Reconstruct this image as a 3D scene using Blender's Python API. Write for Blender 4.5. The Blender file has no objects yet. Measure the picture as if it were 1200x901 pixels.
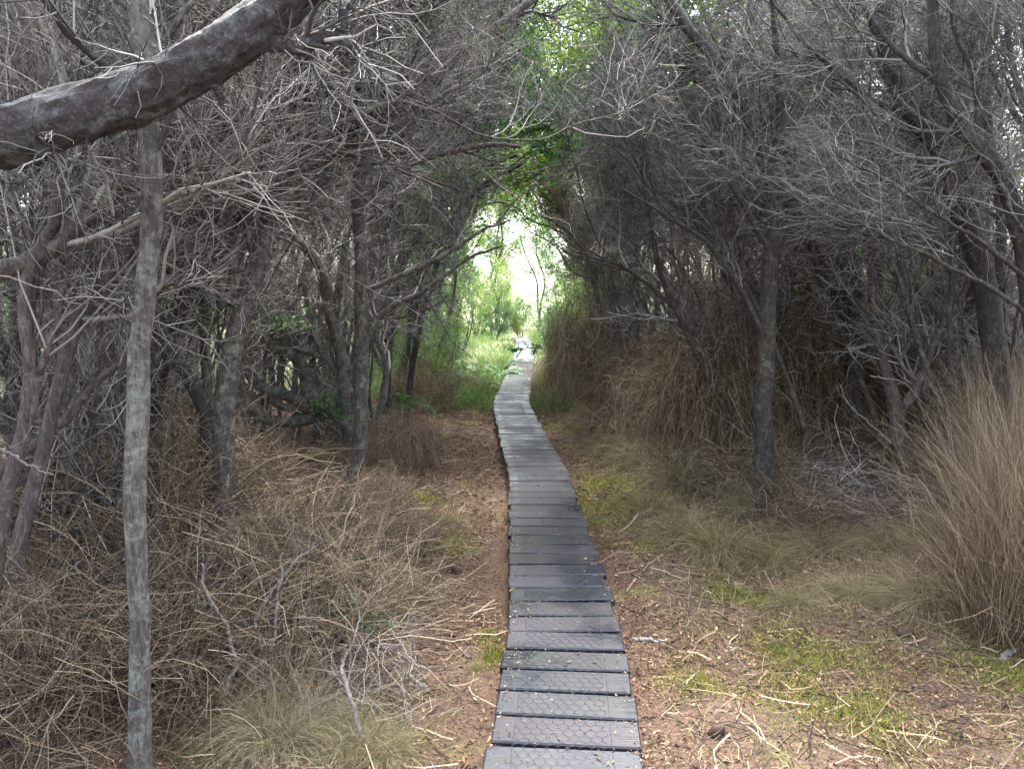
import bpy, math
import numpy as np
from mathutils import noise as mnoise

# ------------------------------------------------------------------ camera, sky, sun, exposure
scene = bpy.context.scene
COL = scene.collection
F, CX, CY, TH, CAMZ = 873.0, 600.0, 450.5, math.radians(6.9), 1.81

cam = bpy.data.cameras.new("camera")
cam.sensor_width = 36.0
cam.lens = 36.0 * F / 1200.0
cam.clip_start, cam.clip_end = 0.05, 2000.0
cam_o = bpy.data.objects.new("camera", cam)
cam_o.location = (0, 0, CAMZ)
cam_o.rotation_euler = (math.radians(90) - TH, 0, 0)
COL.objects.link(cam_o)
scene.camera = cam_o

SUN_EL, SUN_AZ = math.radians(64), math.radians(12)      # azimuth from +Y towards +X
world = bpy.data.worlds.new("World")
scene.world = world
world.use_nodes = True
wn = world.node_tree
bg = wn.nodes["Background"]
sky = wn.nodes.new("ShaderNodeTexSky")
sky.sky_type = 'NISHITA'
sky.sun_disc = False
sky.sun_elevation = SUN_EL
sky.sun_rotation = SUN_AZ
sky.air_density = 1.0
sky.dust_density = 4.0
sky.ozone_density = 1.0
hs = wn.nodes.new("ShaderNodeHueSaturation")          # overcast: the blue is mostly veiled
hs.inputs["Saturation"].default_value = .58
wn.links.new(sky.outputs[0], hs.inputs["Color"])
wn.links.new(hs.outputs[0], bg.inputs[0])
bg.inputs[1].default_value = 0.15

sun = bpy.data.lights.new("sun", 'SUN')
sun.energy = 1.5
sun.angle = math.radians(12)
sun.color = (1.0, 0.96, 0.9)
sun_o = bpy.data.objects.new("sun", sun)
sun_o.rotation_euler = (math.radians(90) - SUN_EL, 0, math.pi - SUN_AZ)
sun_o.location = (0, 0, 30)
COL.objects.link(sun_o)

scene.view_settings.view_transform = 'Standard'
scene.view_settings.look = 'None'
scene.view_settings.gamma = 1.0
scene.view_settings.use_curve_mapping = False
scene.view_settings.exposure = 3.5
scene.cycles.max_bounces = 6
scene.cycles.diffuse_bounces = 4

# ------------------------------------------------------------------ picking helpers
def at(px, py, Y):
    u, v = (px - CX) / F, -(py - CY) / F
    d = np.array([u, math.cos(TH) + v * math.sin(TH), -math.sin(TH) + v * math.cos(TH)])
    return np.array([0, 0, CAMZ]) + d * (Y / d[1])

def gr(px, py, z=0.0):
    u, v = (px - CX) / F, -(py - CY) / F
    d = np.array([u, math.cos(TH) + v * math.sin(TH), -math.sin(TH) + v * math.cos(TH)])
    return np.array([0, 0, CAMZ]) + d * ((z - CAMZ) / d[2])

DECK_Z, DECK_W = 0.14, 0.57
DECK = np.array([(.15, -1.5), (.16, 0.6), (.19, 2.5), (.268, 3.45), (.264, 5.2), (.254, 6.75), (-.02, 11.34),
                 (.295, 18.97), (.42, 26.6), (.30, 29.5)])

def path_x(y):
    return np.interp(y, DECK[:, 1], DECK[:, 0])

def ground_h(x, y):
    x = np.asarray(x, float); y = np.asarray(y, float)
    d = np.abs(x - path_x(y))
    h = 0.035 * np.sin(1.7 * x + 0.6 * y) * np.sin(0.9 * y - 0.7 * x + 1) + 0.02 * np.sin(4.1 * x + 1.3) * np.sin(3.7 * y + 0.4)
    h += 0.012 * np.sin(11 * x + 2 * y) * np.sin(9 * y - 3 * x)
    s = np.clip((d - 0.9) / 2.5, 0, 1)
    h += 0.16 * s * s * (3 - 2 * s)
    k = np.clip((d - 0.25) / 0.3, 0, 1)
    return h * (0.25 + 0.75 * k) - 0.02 * (1 - k)

def gh(x, y):
    return float(ground_h(x, y))

# ------------------------------------------------------------------ materials
def new_mat(name):
    m = bpy.data.materials.new(name)
    m.use_nodes = True
    nt = m.node_tree
    return m, nt, nt.nodes["Principled BSDF"]

def ramp(nt, cols):
    n = nt.nodes.new("ShaderNodeValToRGB")
    e = n.color_ramp.elements
    while len(e) > 1:
        e.remove(e[-1])
    e[0].position, e[0].color = cols[0][0], (*cols[0][1], 1)
    for p, c in cols[1:]:
        q = e.new(p); q.color = (*c, 1)
    return n

def noise(nt, vec, scale, detail=4, rough=0.6, dist=0.0):
    n = nt.nodes.new("ShaderNodeTexNoise")
    n.inputs["Scale"].default_value = scale
    n.inputs["Detail"].default_value = detail
    n.inputs["Roughness"].default_value = rough
    n.inputs["Distortion"].default_value = dist
    if vec is not None:
        nt.links.new(vec, n.inputs["Vector"])
    return n

def mapping(nt, vec, scale):
    n = nt.nodes.new("ShaderNodeMapping")
    n.inputs["Scale"].default_value = scale
    nt.links.new(vec, n.inputs["Vector"])
    return n.outputs[0]

def mixc(nt, fac, a, b):
    n = nt.nodes.new("ShaderNodeMix"); n.data_type = 'RGBA'
    for s, v in ((0, fac), (6, a), (7, b)):
        if hasattr(v, "links"):
            nt.links.new(v, n.inputs[s])
        elif s == 0:
            n.inputs[0].default_value = v
        else:
            n.inputs[s].default_value = (*v, 1)
    return n.outputs[2]

def bark_mat(name, dark, mid, light, lichen=0.35, lichen_col=(.36, .36, .325), rough=0.85, scale=1.0, stretch=(1, 1, .2)):
    m, nt, b = new_mat(name)
    tc = nt.nodes.new("ShaderNodeTexCoord").outputs["Object"]
    v = mapping(nt, tc, tuple(scale * k for k in stretch))
    n1 = noise(nt, v, 52, 8, .78, 1.2)
    r1 = ramp(nt, [(.36, dark), (.52, mid), (.66, light)])
    nt.links.new(n1.outputs[0], r1.inputs[0])
    n2 = noise(nt, tc, 13 * scale, 7, .74, .4)
    r2 = ramp(nt, [(.56 - .25 * lichen, (0, 0, 0)), (.66 - .2 * lichen, (1, 1, 1))])
    nt.links.new(n2.outputs[0], r2.inputs[0])
    n3 = noise(nt, tc, 60 * scale, 3)
    r3 = ramp(nt, [(.35, tuple(c * .5 for c in lichen_col)), (.65, lichen_col)])
    nt.links.new(n3.outputs[0], r3.inputs[0])
    mm = nt.nodes.new("ShaderNodeMath"); mm.operation = 'MULTIPLY'; mm.inputs[1].default_value = min(1, lichen * 1.8)
    nt.links.new(r2.outputs[0], mm.inputs[0])
    c = mixc(nt, mm.outputs[0], r1.outputs[0], r3.outputs[0])
    nt.links.new(c, b.inputs["Base Color"])
    b.inputs["Roughness"].default_value = rough
    bp = nt.nodes.new("ShaderNodeBump"); bp.inputs["Strength"].default_value = .9; bp.inputs["Distance"].default_value = .012
    nt.links.new(n1.outputs[0], bp.inputs["Height"])
    nt.links.new(bp.outputs[0], b.inputs["Normal"])
    return m

def island_mat(name, cols, rough=0.8, trans=0.0, obj_var=0.0, spec=0.3):
    """colour of its own for every twig, blade or leaf"""
    m, nt, b = new_mat(name)
    g = nt.nodes.new("ShaderNodeNewGeometry").outputs["Random Per Island"]
    r = ramp(nt, cols)
    if obj_var:
        oi = nt.nodes.new("ShaderNodeObjectInfo").outputs["Random"]
        a = nt.nodes.new("ShaderNodeMath"); a.operation = 'MULTIPLY_ADD'; a.inputs[1].default_value = obj_var
        a.inputs[2].default_value = -obj_var / 2
        nt.links.new(oi, a.inputs[0])
        s = nt.nodes.new("ShaderNodeMath"); s.operation = 'ADD'; s.use_clamp = True
        nt.links.new(g, s.inputs[0]); nt.links.new(a.outputs[0], s.inputs[1])
        g = s.outputs[0]
    nt.links.new(g, r.inputs[0])
    nt.links.new(r.outputs[0], b.inputs["Base Color"])
    b.inputs["Roughness"].default_value = rough
    b.inputs["Specular IOR Level"].default_value = spec
    if trans:
        t = nt.nodes.new("ShaderNodeBsdfTranslucent")
        nt.links.new(r.outputs[0], t.inputs[0])
        x = nt.nodes.new("ShaderNodeMixShader"); x.inputs[0].default_value = trans
        nt.links.new(b.outputs[0], x.inputs[1]); nt.links.new(t.outputs[0], x.inputs[2])
        nt.links.new(x.outputs[0], nt.nodes["Material Output"].inputs[0])
    return m

M = {}
M['bark_grey'] = bark_mat("bark_grey", (.012, .010, .0085), (.055, .046, .038), (.155, .134, .113), .25, (.33, .325, .27))
M['bark_dark'] = bark_mat("bark_dark", (.007, .006, .005), (.030, .025, .020), (.088, .075, .062), .16, (.28, .275, .22))
M['bark_pale'] = bark_mat("bark_pale", (.016, .013, .011), (.07, .06, .05), (.18, .165, .14), .34, (.25, .26, .22), .9, 1.0)
M['bark_red'] = bark_mat("bark_red", (.02, .014, .012), (.075, .056, .05), (.16, .13, .118), .15)
M['bark_bough'] = bark_mat("bark_bough", (.005, .0035, .0035), (.026, .017, .016), (.12, .10, .095), .24, (.24, .27, .27), .34, 1.5, (1.3, .7, 1.3))
M['twig_grey'] = island_mat("twig_grey", [(0, (.024, .022, .019)), (.35, (.10, .093, .083)), (.75, (.235, .222, .198)), (1, (.42, .40, .36))], obj_var=.25)
M['twig_dark'] = island_mat("twig_dark", [(0, (.015, .014, .013)), (.5, (.070, .066, .061)), (.85, (.165, .156, .143)), (1, (.32, .305, .28))], obj_var=.25)
M['twig_brown'] = island_mat("twig_brown", [(0, (.020, .014, .009)), (.4, (.085, .058, .036)), (.75, (.20, .145, .09)), (1, (.38, .31, .22))], obj_var=.2)
M['twig_litter'] = island_mat('twig_litter', [(0, (.06, .045, .038)), (.4, (.19, .155, .13)), (.75, (.33, .285, .245)), (1, (.5, .45, .4))], obj_var=.2)
M['dead_wood'] = bark_mat("dead_wood", (.05, .043, .036), (.16, .14, .115), (.28, .26, .22), .3)
M['straw'] = island_mat("straw", [(0, (.035, .023, .014)), (.35, (.11, .074, .045)), (.7, (.21, .152, .095)), (1, (.38, .32, .22))], trans=.2, obj_var=.2)
M['thatch'] = island_mat("thatch", [(0, (.022, .014, .009)), (.35, (.095, .063, .040)), (.7, (.21, .15, .098)), (.9, (.33, .265, .18)), (1, (.42, .38, .29))], trans=.15, obj_var=.25)
M['olive_grass'] = island_mat("olive_grass", [(0, (.06, .055, .025)), (.4, (.16, .14, .06)), (.75, (.28, .235, .12)), (1, (.42, .35, .22))], trans=.25, obj_var=.2)
M['pale_grass'] = island_mat("pale_grass", [(0, (.07, .058, .03)), (.4, (.18, .15, .082)), (.75, (.30, .25, .145)), (1, (.44, .38, .25))], trans=.25, obj_var=.2)
M['fern'] = island_mat("fern", [(0, (.015, .06, .015)), (.5, (.035, .13, .03)), (1, (.09, .24, .05))], rough=.5, trans=.35, obj_var=.2)
M['leaf_dark'] = island_mat("leaf_dark", [(0, (.012, .026, .012)), (.5, (.03, .065, .022)), (1, (.075, .13, .035))], rough=.5, trans=.35, obj_var=.2)
M['leaf_green'] = island_mat("leaf_green", [(0, (.02, .075, .014)), (.5, (.05, .16, .026)), (1, (.12, .27, .045))], rough=.5, trans=.45, obj_var=.25)
M['leaf_yellow'] = island_mat("leaf_yellow", [(0, (.06, .12, .012)), (.5, (.13, .24, .028)), (1, (.26, .36, .05))], rough=.5, trans=.45, obj_var=.25)
M['litter'] = island_mat("litter", [(0, (.016, .009, .006)), (.35, (.085, .042, .024)), (.7, (.185, .105, .06)), (.94, (.29, .185, .105)), (1, (.40, .30, .19))])
M['moss'] = island_mat("moss", [(0, (.07, .075, .016)), (.5, (.19, .19, .042)), (1, (.36, .34, .11))], trans=.3)
M['cone'] = island_mat("cone", [(0, (.02, .012, .010)), (1, (.07, .04, .03))])

# ground
m, nt, b = new_mat("forest_floor")
tc = nt.nodes.new("ShaderNodeTexCoord").outputs["Object"]
n1 = noise(nt, tc, 70, 5, .7)
r1 = ramp(nt, [(.3, (.020, .012, .008)), (.5, (.082, .047, .029)), (.7, (.165, .106, .066))])
nt.links.new(n1.outputs[0], r1.inputs[0])
n2 = noise(nt, tc, 1.3, 6, .62)
r2 = ramp(nt, [(.56, (0, 0, 0)), (.68, (1, 1, 1))])
nt.links.new(n2.outputs[0], r2.inputs[0])
n3 = noise(nt, tc, 130, 3)
r3 = ramp(nt, [(.3, (.05, .055, .015)), (.7, (.22, .20, .06))])
nt.links.new(n3.outputs[0], r3.inputs[0])
c = mixc(nt, r2.outputs[0], r1.outputs[0], r3.outputs[0])
sx = nt.nodes.new("ShaderNodeSeparateXYZ"); nt.links.new(tc, sx.inputs[0])
far_ = nt.nodes.new("ShaderNodeMapRange"); far_.inputs[1].default_value = 11.5; far_.inputs[2].default_value = 15
nt.links.new(sx.outputs[1], far_.inputs[0])
c = mixc(nt, far_.outputs[0], c, (.11, .125, .05))          # grassed beyond the thicket
nt.links.new(c, b.inputs["Base Color"])
b.inputs["Roughness"].default_value = .95
bp = nt.nodes.new("ShaderNodeBump"); bp.inputs["Strength"].default_value = 1; bp.inputs["Distance"].default_value = .02
nt.links.new(n1.outputs[0], bp.inputs["Height"]); nt.links.new(bp.outputs[0], b.inputs["Normal"])
M['ground'] = m

# wet weathered timber
m, nt, b = new_mat("weathered_timber")
tc = nt.nodes.new("ShaderNodeTexCoord").outputs["Object"]
g = nt.nodes.new("ShaderNodeNewGeometry").outputs["Random Per Island"]
rp = ramp(nt, [(0, (.003, .004, .008)), (.25, (.007, .009, .017)), (.5, (.012, .011, .019)), (.75, (.008, .0115, .018)), (.93, (.017, .019, .030)), (1, (.030, .031, .039))])
nt.links.new(g, rp.inputs[0])
n1 = noise(nt, mapping(nt, tc, (3, 60, 20)), 2.5, 5, .7, .3)
r1 = ramp(nt, [(.3, (.35, .35, .35)), (.7, (1.7, 1.65, 1.6))])
nt.links.new(n1.outputs[0], r1.inputs[0])
mu = nt.nodes.new("ShaderNodeMix"); mu.data_type = 'RGBA'; mu.blend_type = 'MULTIPLY'; mu.inputs[0].default_value = 1
nt.links.new(rp.outputs[0], mu.inputs[6]); nt.links.new(r1.outputs[0], mu.inputs[7])
n2 = noise(nt, tc, 5, 4, .6)
r2 = ramp(nt, [(.52, (0, 0, 0)), (.72, (.5, .5, .5))])
nt.links.new(n2.outputs[0], r2.inputs[0])
c = mixc(nt, r2.outputs[0], mu.outputs[2], (.015, .023, .016))
nt.links.new(c, b.inputs["Base Color"])
n4 = noise(nt, tc, 2.2, 3, .5)
r4 = ramp(nt, [(.38, (.2,) * 3), (.56, (.52,) * 3)])
nt.links.new(n4.outputs[0], r4.inputs[0]); nt.links.new(r4.outputs[0], b.inputs["Roughness"])
b.inputs["Specular IOR Level"].default_value = .36
bp = nt.nodes.new("ShaderNodeBump"); bp.inputs["Strength"].default_value = .5; bp.inputs["Distance"].default_value = .004
nt.links.new(n1.outputs[0], bp.inputs["Height"]); nt.links.new(bp.outputs[0], b.inputs["Normal"])
M['timber'] = m
m, nt, b = new_mat("netting_wire")
b.inputs["Base Color"].default_value = (.05, .053, .06, 1); b.inputs["Metallic"].default_value = .7; b.inputs["Roughness"].default_value = .45
M['wire'] = m

# ------------------------------------------------------------------ geometry helpers (numpy)
def unit(v):
    return v / np.maximum(np.linalg.norm(v, axis=-1, keepdims=True), 1e-9)

def tubes(P, R, S):
    """N tubes at once: P (N,K,3), R (N,K)"""
    N, K = P.shape[:2]
    T = unit(P[:, -1] - P[:, 0])
    ref = np.where(np.abs(T[:, 2:3]) < .8, np.array([[0, 0, 1.]]), np.array([[1., 0, 0]]))
    A = unit(np.cross(T, ref)); B = np.cross(T, A)
    th = np.arange(S) * 2 * np.pi / S
    ring = A[:, None, None, :] * np.cos(th)[None, None, :, None] + B[:, None, None, :] * np.sin(th)[None, None, :, None]
    V = P[:, :, None, :] + ring * R[:, :, None, None]
    n = np.arange(N)[:, None, None] * K * S
    k = np.arange(K - 1)[None, :, None] * S
    s = np.arange(S)[None, None, :]; s2 = (s + 1) % S
    Q = np.stack([n + k + s, n + k + s2, n + k + S + s2, n + k + S + s], -1)
    return V.reshape(-1, 3), Q.reshape(-1, 4)

def trunk_tube(P, R, S=14, seed=0, flare=0.0, rough=.12, fine=False):
    """one thick trunk with carried-along frames, bumps and a root flare"""
    K = len(P)
    T = unit(np.gradient(P, axis=0))
    A = np.zeros((K, 3)); a = np.cross(T[0], [0.3, 1, .2])
    for i in range(K):
        a = a - T[i] * np.dot(a, T[i]); a /= max(np.linalg.norm(a), 1e-9); A[i] = a
    B = np.cross(T, A)
    th = np.arange(S) * 2 * np.pi / S
    s = np.concatenate([[0], np.cumsum(np.linalg.norm(np.diff(P, axis=0), axis=1))])
    rng = np.random.default_rng(seed); ph = rng.random(8) * 6.28
    bump = (np.sin(th[None] * 2 + s[:, None] * 5 + ph[0]) * .5 + np.sin(th[None] * 3 - s[:, None] * 9 + ph[1]) * .4
            + np.sin(s[:, None] * 17 + ph[2] + th[None]) * .35 + np.sin(th[None] * 5 + s[:, None] * 23 + ph[3]) * .3)
    if not fine:
        bump = bump + rng.normal(0, .35, (K, S))
    rad = R[:, None] * (1 + rough * bump)
    if fine:            # plates, cracks and knots of the near trunks
        f = np.empty((K, S))
        for i in range(K):
            for j in range(S):
                x, y = math.cos(th[j]) * 2.1, math.sin(th[j]) * 2.1
                f[i, j] = mnoise.fractal((x * 1.6, y * 1.6, s[i] * 7 + seed), .9, 2.1, 5) * .10 + max(0, mnoise.noise((x * .8, y * .8, s[i] * 4.5 + seed * 3)) - .35) * .35 - max(0, .16 - abs(mnoise.noise((x * 2.4, y * 2.4, s[i] * 5 - seed)))) * .5
        rad *= 1 + f
    if flare:
        rad *= 1 + flare * np.exp(-s / .13)[:, None] * (1 + .35 * np.sin(th * 4 + ph[4]))[None]
    V = P[:, None, :] + (A[:, None, :] * np.cos(th)[None, :, None] + B[:, None, :] * np.sin(th)[None, :, None]) * rad[:, :, None]
    k = np.arange(K - 1)[:, None] * S; j = np.arange(S)[None]; j2 = (j + 1) % S
    Q = np.stack([k + j, k + j2, k + S + j2, k + S + j], -1).reshape(-1, 4)
    V = V.reshape(-1, 3)
    c0 = len(V); V = np.vstack([V, P[:1] - T[:1] * R[0] * .3, P[-1:] + T[-1:] * R[-1] * .6])
    cap = [[j, c0, (j + 1) % S, (j + 1) % S] for j in range(S)]
    e = (K - 1) * S
    cap2 = [[e + j, e + (j + 1) % S, c0 + 1, c0 + 1] for j in range(S)]
    tri = np.array([[c[0], c[1], c[2]] for c in cap] + [[c[0], c[1], c[2]] for c in cap2])
    return V, Q, tri

def ribbons(P, W, rng):
    N, K = P.shape[:2]
    T = unit(P[:, min(2, K - 1)] - P[:, 0])
    v = rng.normal(size=(N, 3)); side = unit(np.cross(T, v))
    V = np.stack([P - side[:, None] * W[..., None], P + side[:, None] * W[..., None]], 2)
    n = np.arange(N)[:, None] * K * 2; k = np.arange(K - 1)[None] * 2
    Q = np.stack([n + k, n + k + 1, n + k + 3, n + k + 2], -1)
    return V.reshape(-1, 3), Q.reshape(-1, 4)

def leaves(pos, dirs, size, rng, wid=.4):
    N = len(pos)
    s = size * rng.uniform(.6, 1.3, (N, 1))
    d = unit(dirs); side = unit(np.cross(d, rng.normal(size=(N, 3)))); nrm = np.cross(d, side)
    V = np.stack([pos, pos + d * s * .5 + side * s * wid + nrm * s * .1, pos + d * s, pos + d * s * .5 - side * s * wid + nrm * s * .1], 1)
    return V.reshape(-1, 3), np.arange(N * 4).reshape(-1, 4)

def walk(start, d, L, K, wob, trop, ts, rng):
    N = len(start)
    P = np.empty((N, K, 3)); P[:, 0] = start; d = unit(d)
    trop = np.asarray(trop, float).reshape(-1, 3) if np.ndim(trop) > 1 else np.asarray(trop, float)
    step = (L / (K - 1))[:, None]
    for k in range(1, K):
        d = unit(d + rng.normal(size=(N, 3)) * wob + trop * ts)
        P[:, k] = P[:, k - 1] + d * step
    return P

def spawn(P, R, n, rng, t=(.2, 1), ang=(25, 60), L=(.3, .6), K=5, wob=.22, trop=(0, 0, 1), ts=.1, rs=.6, rmin=.0015, bias=None, bs=0., taper=.35):
    N, Kp = P.shape[:2]
    idx = rng.integers(0, N, n)
    tt = t[0] + (t[1] - t[0]) * rng.random(n)
    f = np.minimum(tt * (Kp - 1), Kp - 1.001); i = f.astype(int); w = (f - i)[:, None]
    pos = P[idx, i] * (1 - w) + P[idx, i + 1] * w
    r = R[idx, i] * (1 - w[:, 0]) + R[idx, i + 1] * w[:, 0]
    T = unit(P[idx, i + 1] - P[idx, i])
    v = rng.normal(size=(n, 3))
    if bias is not None:
        v = v + np.asarray(bias) * bs
    v = unit(v - T * np.sum(v * T, -1, keepdims=True))
    a = np.radians(rng.uniform(*ang, n))[:, None]
    d = np.cos(a) * T + np.sin(a) * v
    ln = rng.uniform(*L, n) * (1.1 - .35 * tt)
    C = walk(pos, d, ln, K, wob, trop, ts, rng)
    r0 = np.maximum(r * rs * rng.uniform(.7, 1.1, n), rmin)
    CR = np.maximum(r0[:, None] * np.linspace(1, taper, K)[None], rmin * .6)
    return C, CR

def catmull(pts, n):
    pts = np.asarray(pts, float)
    if len(pts) == 2:
        return pts[0] + (pts[1] - pts[0]) * np.linspace(0, 1, n)[:, None]
    p = np.vstack([2 * pts[0] - pts[1], pts, 2 * pts[-1] - pts[-2]])
    u = np.linspace(0, len(pts) - 1 - 1e-6, n); i = u.astype(int); f = (u - i)[:, None]
    p0, p1, p2, p3 = p[i], p[i + 1], p[i + 2], p[i + 3]
    return .5 * (2 * p1 + (p2 - p0) * f + (2 * p0 - 5 * p1 + 4 * p2 - p3) * f ** 2 + (3 * p1 - p0 - 3 * p2 + p3) * f ** 3)

def mk(name, pieces, mats, parent=None, smooth=True):
    """pieces: (verts, quads, mat index[, tris]) -> ONE mesh object"""
    Vs, Q, T, mq, mt, off = [], [], [], [], [], 0
    for pc in pieces:
        v, q, mi = pc[:3]
        Vs.append(v); Q.append(np.asarray(q).reshape(-1, 4) + off); mq.append(np.full(len(Q[-1]), mi))
        if len(pc) > 3:
            T.append(np.asarray(pc[3]) + off); mt.append(np.full(len(pc[3]), mi))
        off += len(v)
    V = np.vstack(Vs); Q = np.vstack(Q); mi = np.concatenate(mq + mt)
    T = np.vstack(T) if T else np.zeros((0, 3), int)
    me = bpy.data.meshes.new(name)
    nq, ntr = len(Q), len(T)
    me.vertices.add(len(V)); me.loops.add(nq * 4 + ntr * 3); me.polygons.add(nq + ntr)
    me.vertices.foreach_set("co", V.astype(np.float32).ravel())
    me.loops.foreach_set("vertex_index", np.concatenate([Q.ravel(), T.ravel()]).astype(np.int32))
    me.polygons.foreach_set("loop_start", np.concatenate([np.arange(nq) * 4, nq * 4 + np.arange(ntr) * 3]).astype(np.int32))
    me.polygons.foreach_set("material_index", mi.astype(np.int32))
    me.polygons.foreach_set("use_smooth", np.full(nq + ntr, smooth))
    for m_ in (mats if isinstance(mats, (list, tuple)) else [mats]):
        me.materials.append(M[m_] if isinstance(m_, str) else m_)
    me.update(calc_edges=True)
    me.validate()
    o = bpy.data.objects.new(name, me)
    COL.objects.link(o)
    o.parent = parent
    return o

def tag(o, label=None, cat=None, group=None, kind=None):
    for k, v in (("label", label), ("category", cat), ("group", group), ("kind", kind)):
        if v:
            o[k] = v
    return o

def thing(name, label, cat, loc=(0, 0, 0), group=None):
    o = bpy.data.objects.new(name, None)
    o.empty_display_size = .1
    COL.objects.link(o); o.location = loc
    return tag(o, label, cat, group)

def dup(root, loc, rot=(0, 0, 0), sc=1.0, label=None):
    r = root.copy(); COL.objects.link(r)
    r.location = loc; r.rotation_euler = rot
    r.scale = (sc,) * 3 if np.isscalar(sc) else sc
    if label:
        r["label"] = label
    for ch in list(root.children):
        c_ = ch.copy(); COL.objects.link(c_); c_.parent = r
    return r

# ------------------------------------------------------------------ the setting: ground
def axis(lo, hi, step, far):
    a = np.arange(lo, hi + 1e-6, step)
    g = [hi]; s = step
    while g[-1] < far:
        s *= 1.35; g.append(g[-1] + s)
    g2 = [lo]; s = step
    while g2[-1] > -far:
        s *= 1.35; g2.append(g2[-1] - s)
    return np.concatenate([np.array(g2[1:])[::-1], a, np.array(g[1:])])
gx, gy = axis(-6, 6, .06, 500), axis(0, 14, .06, 500)
X, Y = np.meshgrid(gx, gy)
V = np.stack([X, Y, ground_h(X, Y)], -1).reshape(-1, 3)
nx, ny = len(gx), len(gy)
I = (np.arange(ny - 1)[:, None] * nx + np.arange(nx - 1)[None]).ravel()
tag(mk("ground", [(V, np.stack([I, I + 1, I + nx + 1, I + nx], -1), 0)], 'ground'), kind="structure")

# ------------------------------------------------------------------ boardwalk
def deck_frame(s_arr, poly, cum):
    s_arr = np.asarray(s_arr, float)
    p = np.stack([np.interp(s_arr, cum, poly[:, 0]), np.interp(s_arr, cum, poly[:, 1])], -1)
    e = .12
    q = np.stack([np.interp(s_arr + e, cum, poly[:, 0]), np.interp(s_arr + e, cum, poly[:, 1])], -1)
    o = np.stack([np.interp(s_arr - e, cum, poly[:, 0]), np.interp(s_arr - e, cum, poly[:, 1])], -1)
    t = unit(q - o); return p, t, np.stack([t[:, 1], -t[:, 0]], -1)
cum = np.concatenate([[0], np.cumsum(np.linalg.norm(np.diff(DECK, axis=0), axis=1))])
rng = np.random.default_rng(5)
root = thing("boardwalk", "narrow dark plank boardwalk topped with wire netting, winding through the trees", "boardwalk", (0, 0, 0))
pitch = .19
ss = np.arange(.2, cum[-1] - .2, pitch)
pp, tt_, nn = deck_frame(ss, DECK, cum)
VV, QQ = [], []
def plank(c, t, n, half, hl, z0, z1, bev, tilt):
    """bevelled box: across n, along t"""
    out = []
    for (z, ins) in ((z0, 0), (z1 - bev, 0), (z1, bev)):
        for su, sv in ((-1, -1), (1, -1), (1, 1), (-1, 1)):
            p = c + n * su * (half - ins) + t * sv * (hl - ins)
            out.append((p[0], p[1], z + tilt * su))
    q = [(0, 3, 2, 1), (8, 9, 10, 11)]
    for a in (0, 4):
        for i in range(4):
            j = (i + 1) % 4
            q.append((a + i, a + j, a + 4 + j, a + 4 + i))
    return np.array(out), np.array(q)
off = 0
for i in range(len(ss)):
    yaw = rng.normal(0, .008)
    t = tt_[i] + nn[i] * yaw; n = nn[i] - tt_[i] * yaw
    v, q = plank(pp[i] + nn[i] * rng.normal(0, .006), t, n, DECK_W / 2 + rng.normal(0, .004), pitch / 2 - .008 - rng.random() * .006,
                 DECK_Z - .04, DECK_Z + rng.normal(0, .0018), .006, rng.normal(0, .0015))
    VV.append(v); QQ.append(q + off); off += len(v)
mk("decking", [(np.vstack(VV), np.vstack(QQ), 0)], 'timber', root, smooth=False)
for sx in (-1, 1):      # bearers under the planks
    s2 = np.arange(.1, cum[-1] - .1, .25)
    p, t, n = deck_frame(s2, DECK, cum)
    c_ = p + n * sx * .215
    prof = [(-.035, -.06), (.035, -.06), (.035, DECK_Z - .042), (-.035, DECK_Z - .042)]
    v = np.stack([np.concatenate([c_ + n * a, np.full((len(c_), 1), z)], 1) for a, z in prof], 1)
    K = len(c_); k = np.arange(K - 1)[:, None] * 4; j = np.arange(4)[None]; j2 = (j + 1) % 4
    mk("bearer", [(v.reshape(-1, 3), np.stack([k + j, k + j2, k + 4 + j2, k + 4 + j], -1).reshape(-1, 4), 0)], 'timber', root, smooth=False)
# hexagonal netting
pw, NET_W = .042, .37
rows = []
a_, h_ = pw / 2, .036
smax = 19.5
segs = []
ncol = int(NET_W / pw)
for r_ in range(int(smax / h_)):
    s0 = .1 + r_ * h_
    for c_ in range(ncol + 1):
        u = -NET_W / 2 + c_ * pw + (pw / 2 if r_ % 2 else 0)
        if u > NET_W / 2 + .001:
            continue
        segs.append((s0, u, s0 + h_ * .45, u))
        for du in (-a_, a_):
            if abs(u + du) <= NET_W / 2 + .002:
                segs.append((s0 + h_ * .45, u, s0 + h_, u + du))
for su in (-1, 1):
    for s0 in np.arange(.1, smax, .2):
        segs.append((s0, su * NET_W / 2, s0 + .2, su * NET_W / 2))
segs = np.array(segs)
def on_deck(s, u, z):
    p, t, n = deck_frame(s, DECK, cum)
    q = p + n * u[:, None] - n * .012
    return np.concatenate([q, z[:, None]], 1)
zz = DECK_Z + .004 + rng.random(len(segs)) * .003
A = on_deck(segs[:, 0], segs[:, 1], zz); B = on_deck(segs[:, 2], segs[:, 3], zz)
v, q = tubes(np.stack([A, B], 1), np.full((len(A), 2), .00075), 3)
mk("wire_netting", [(v, q, 0)], 'wire', root)

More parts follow.
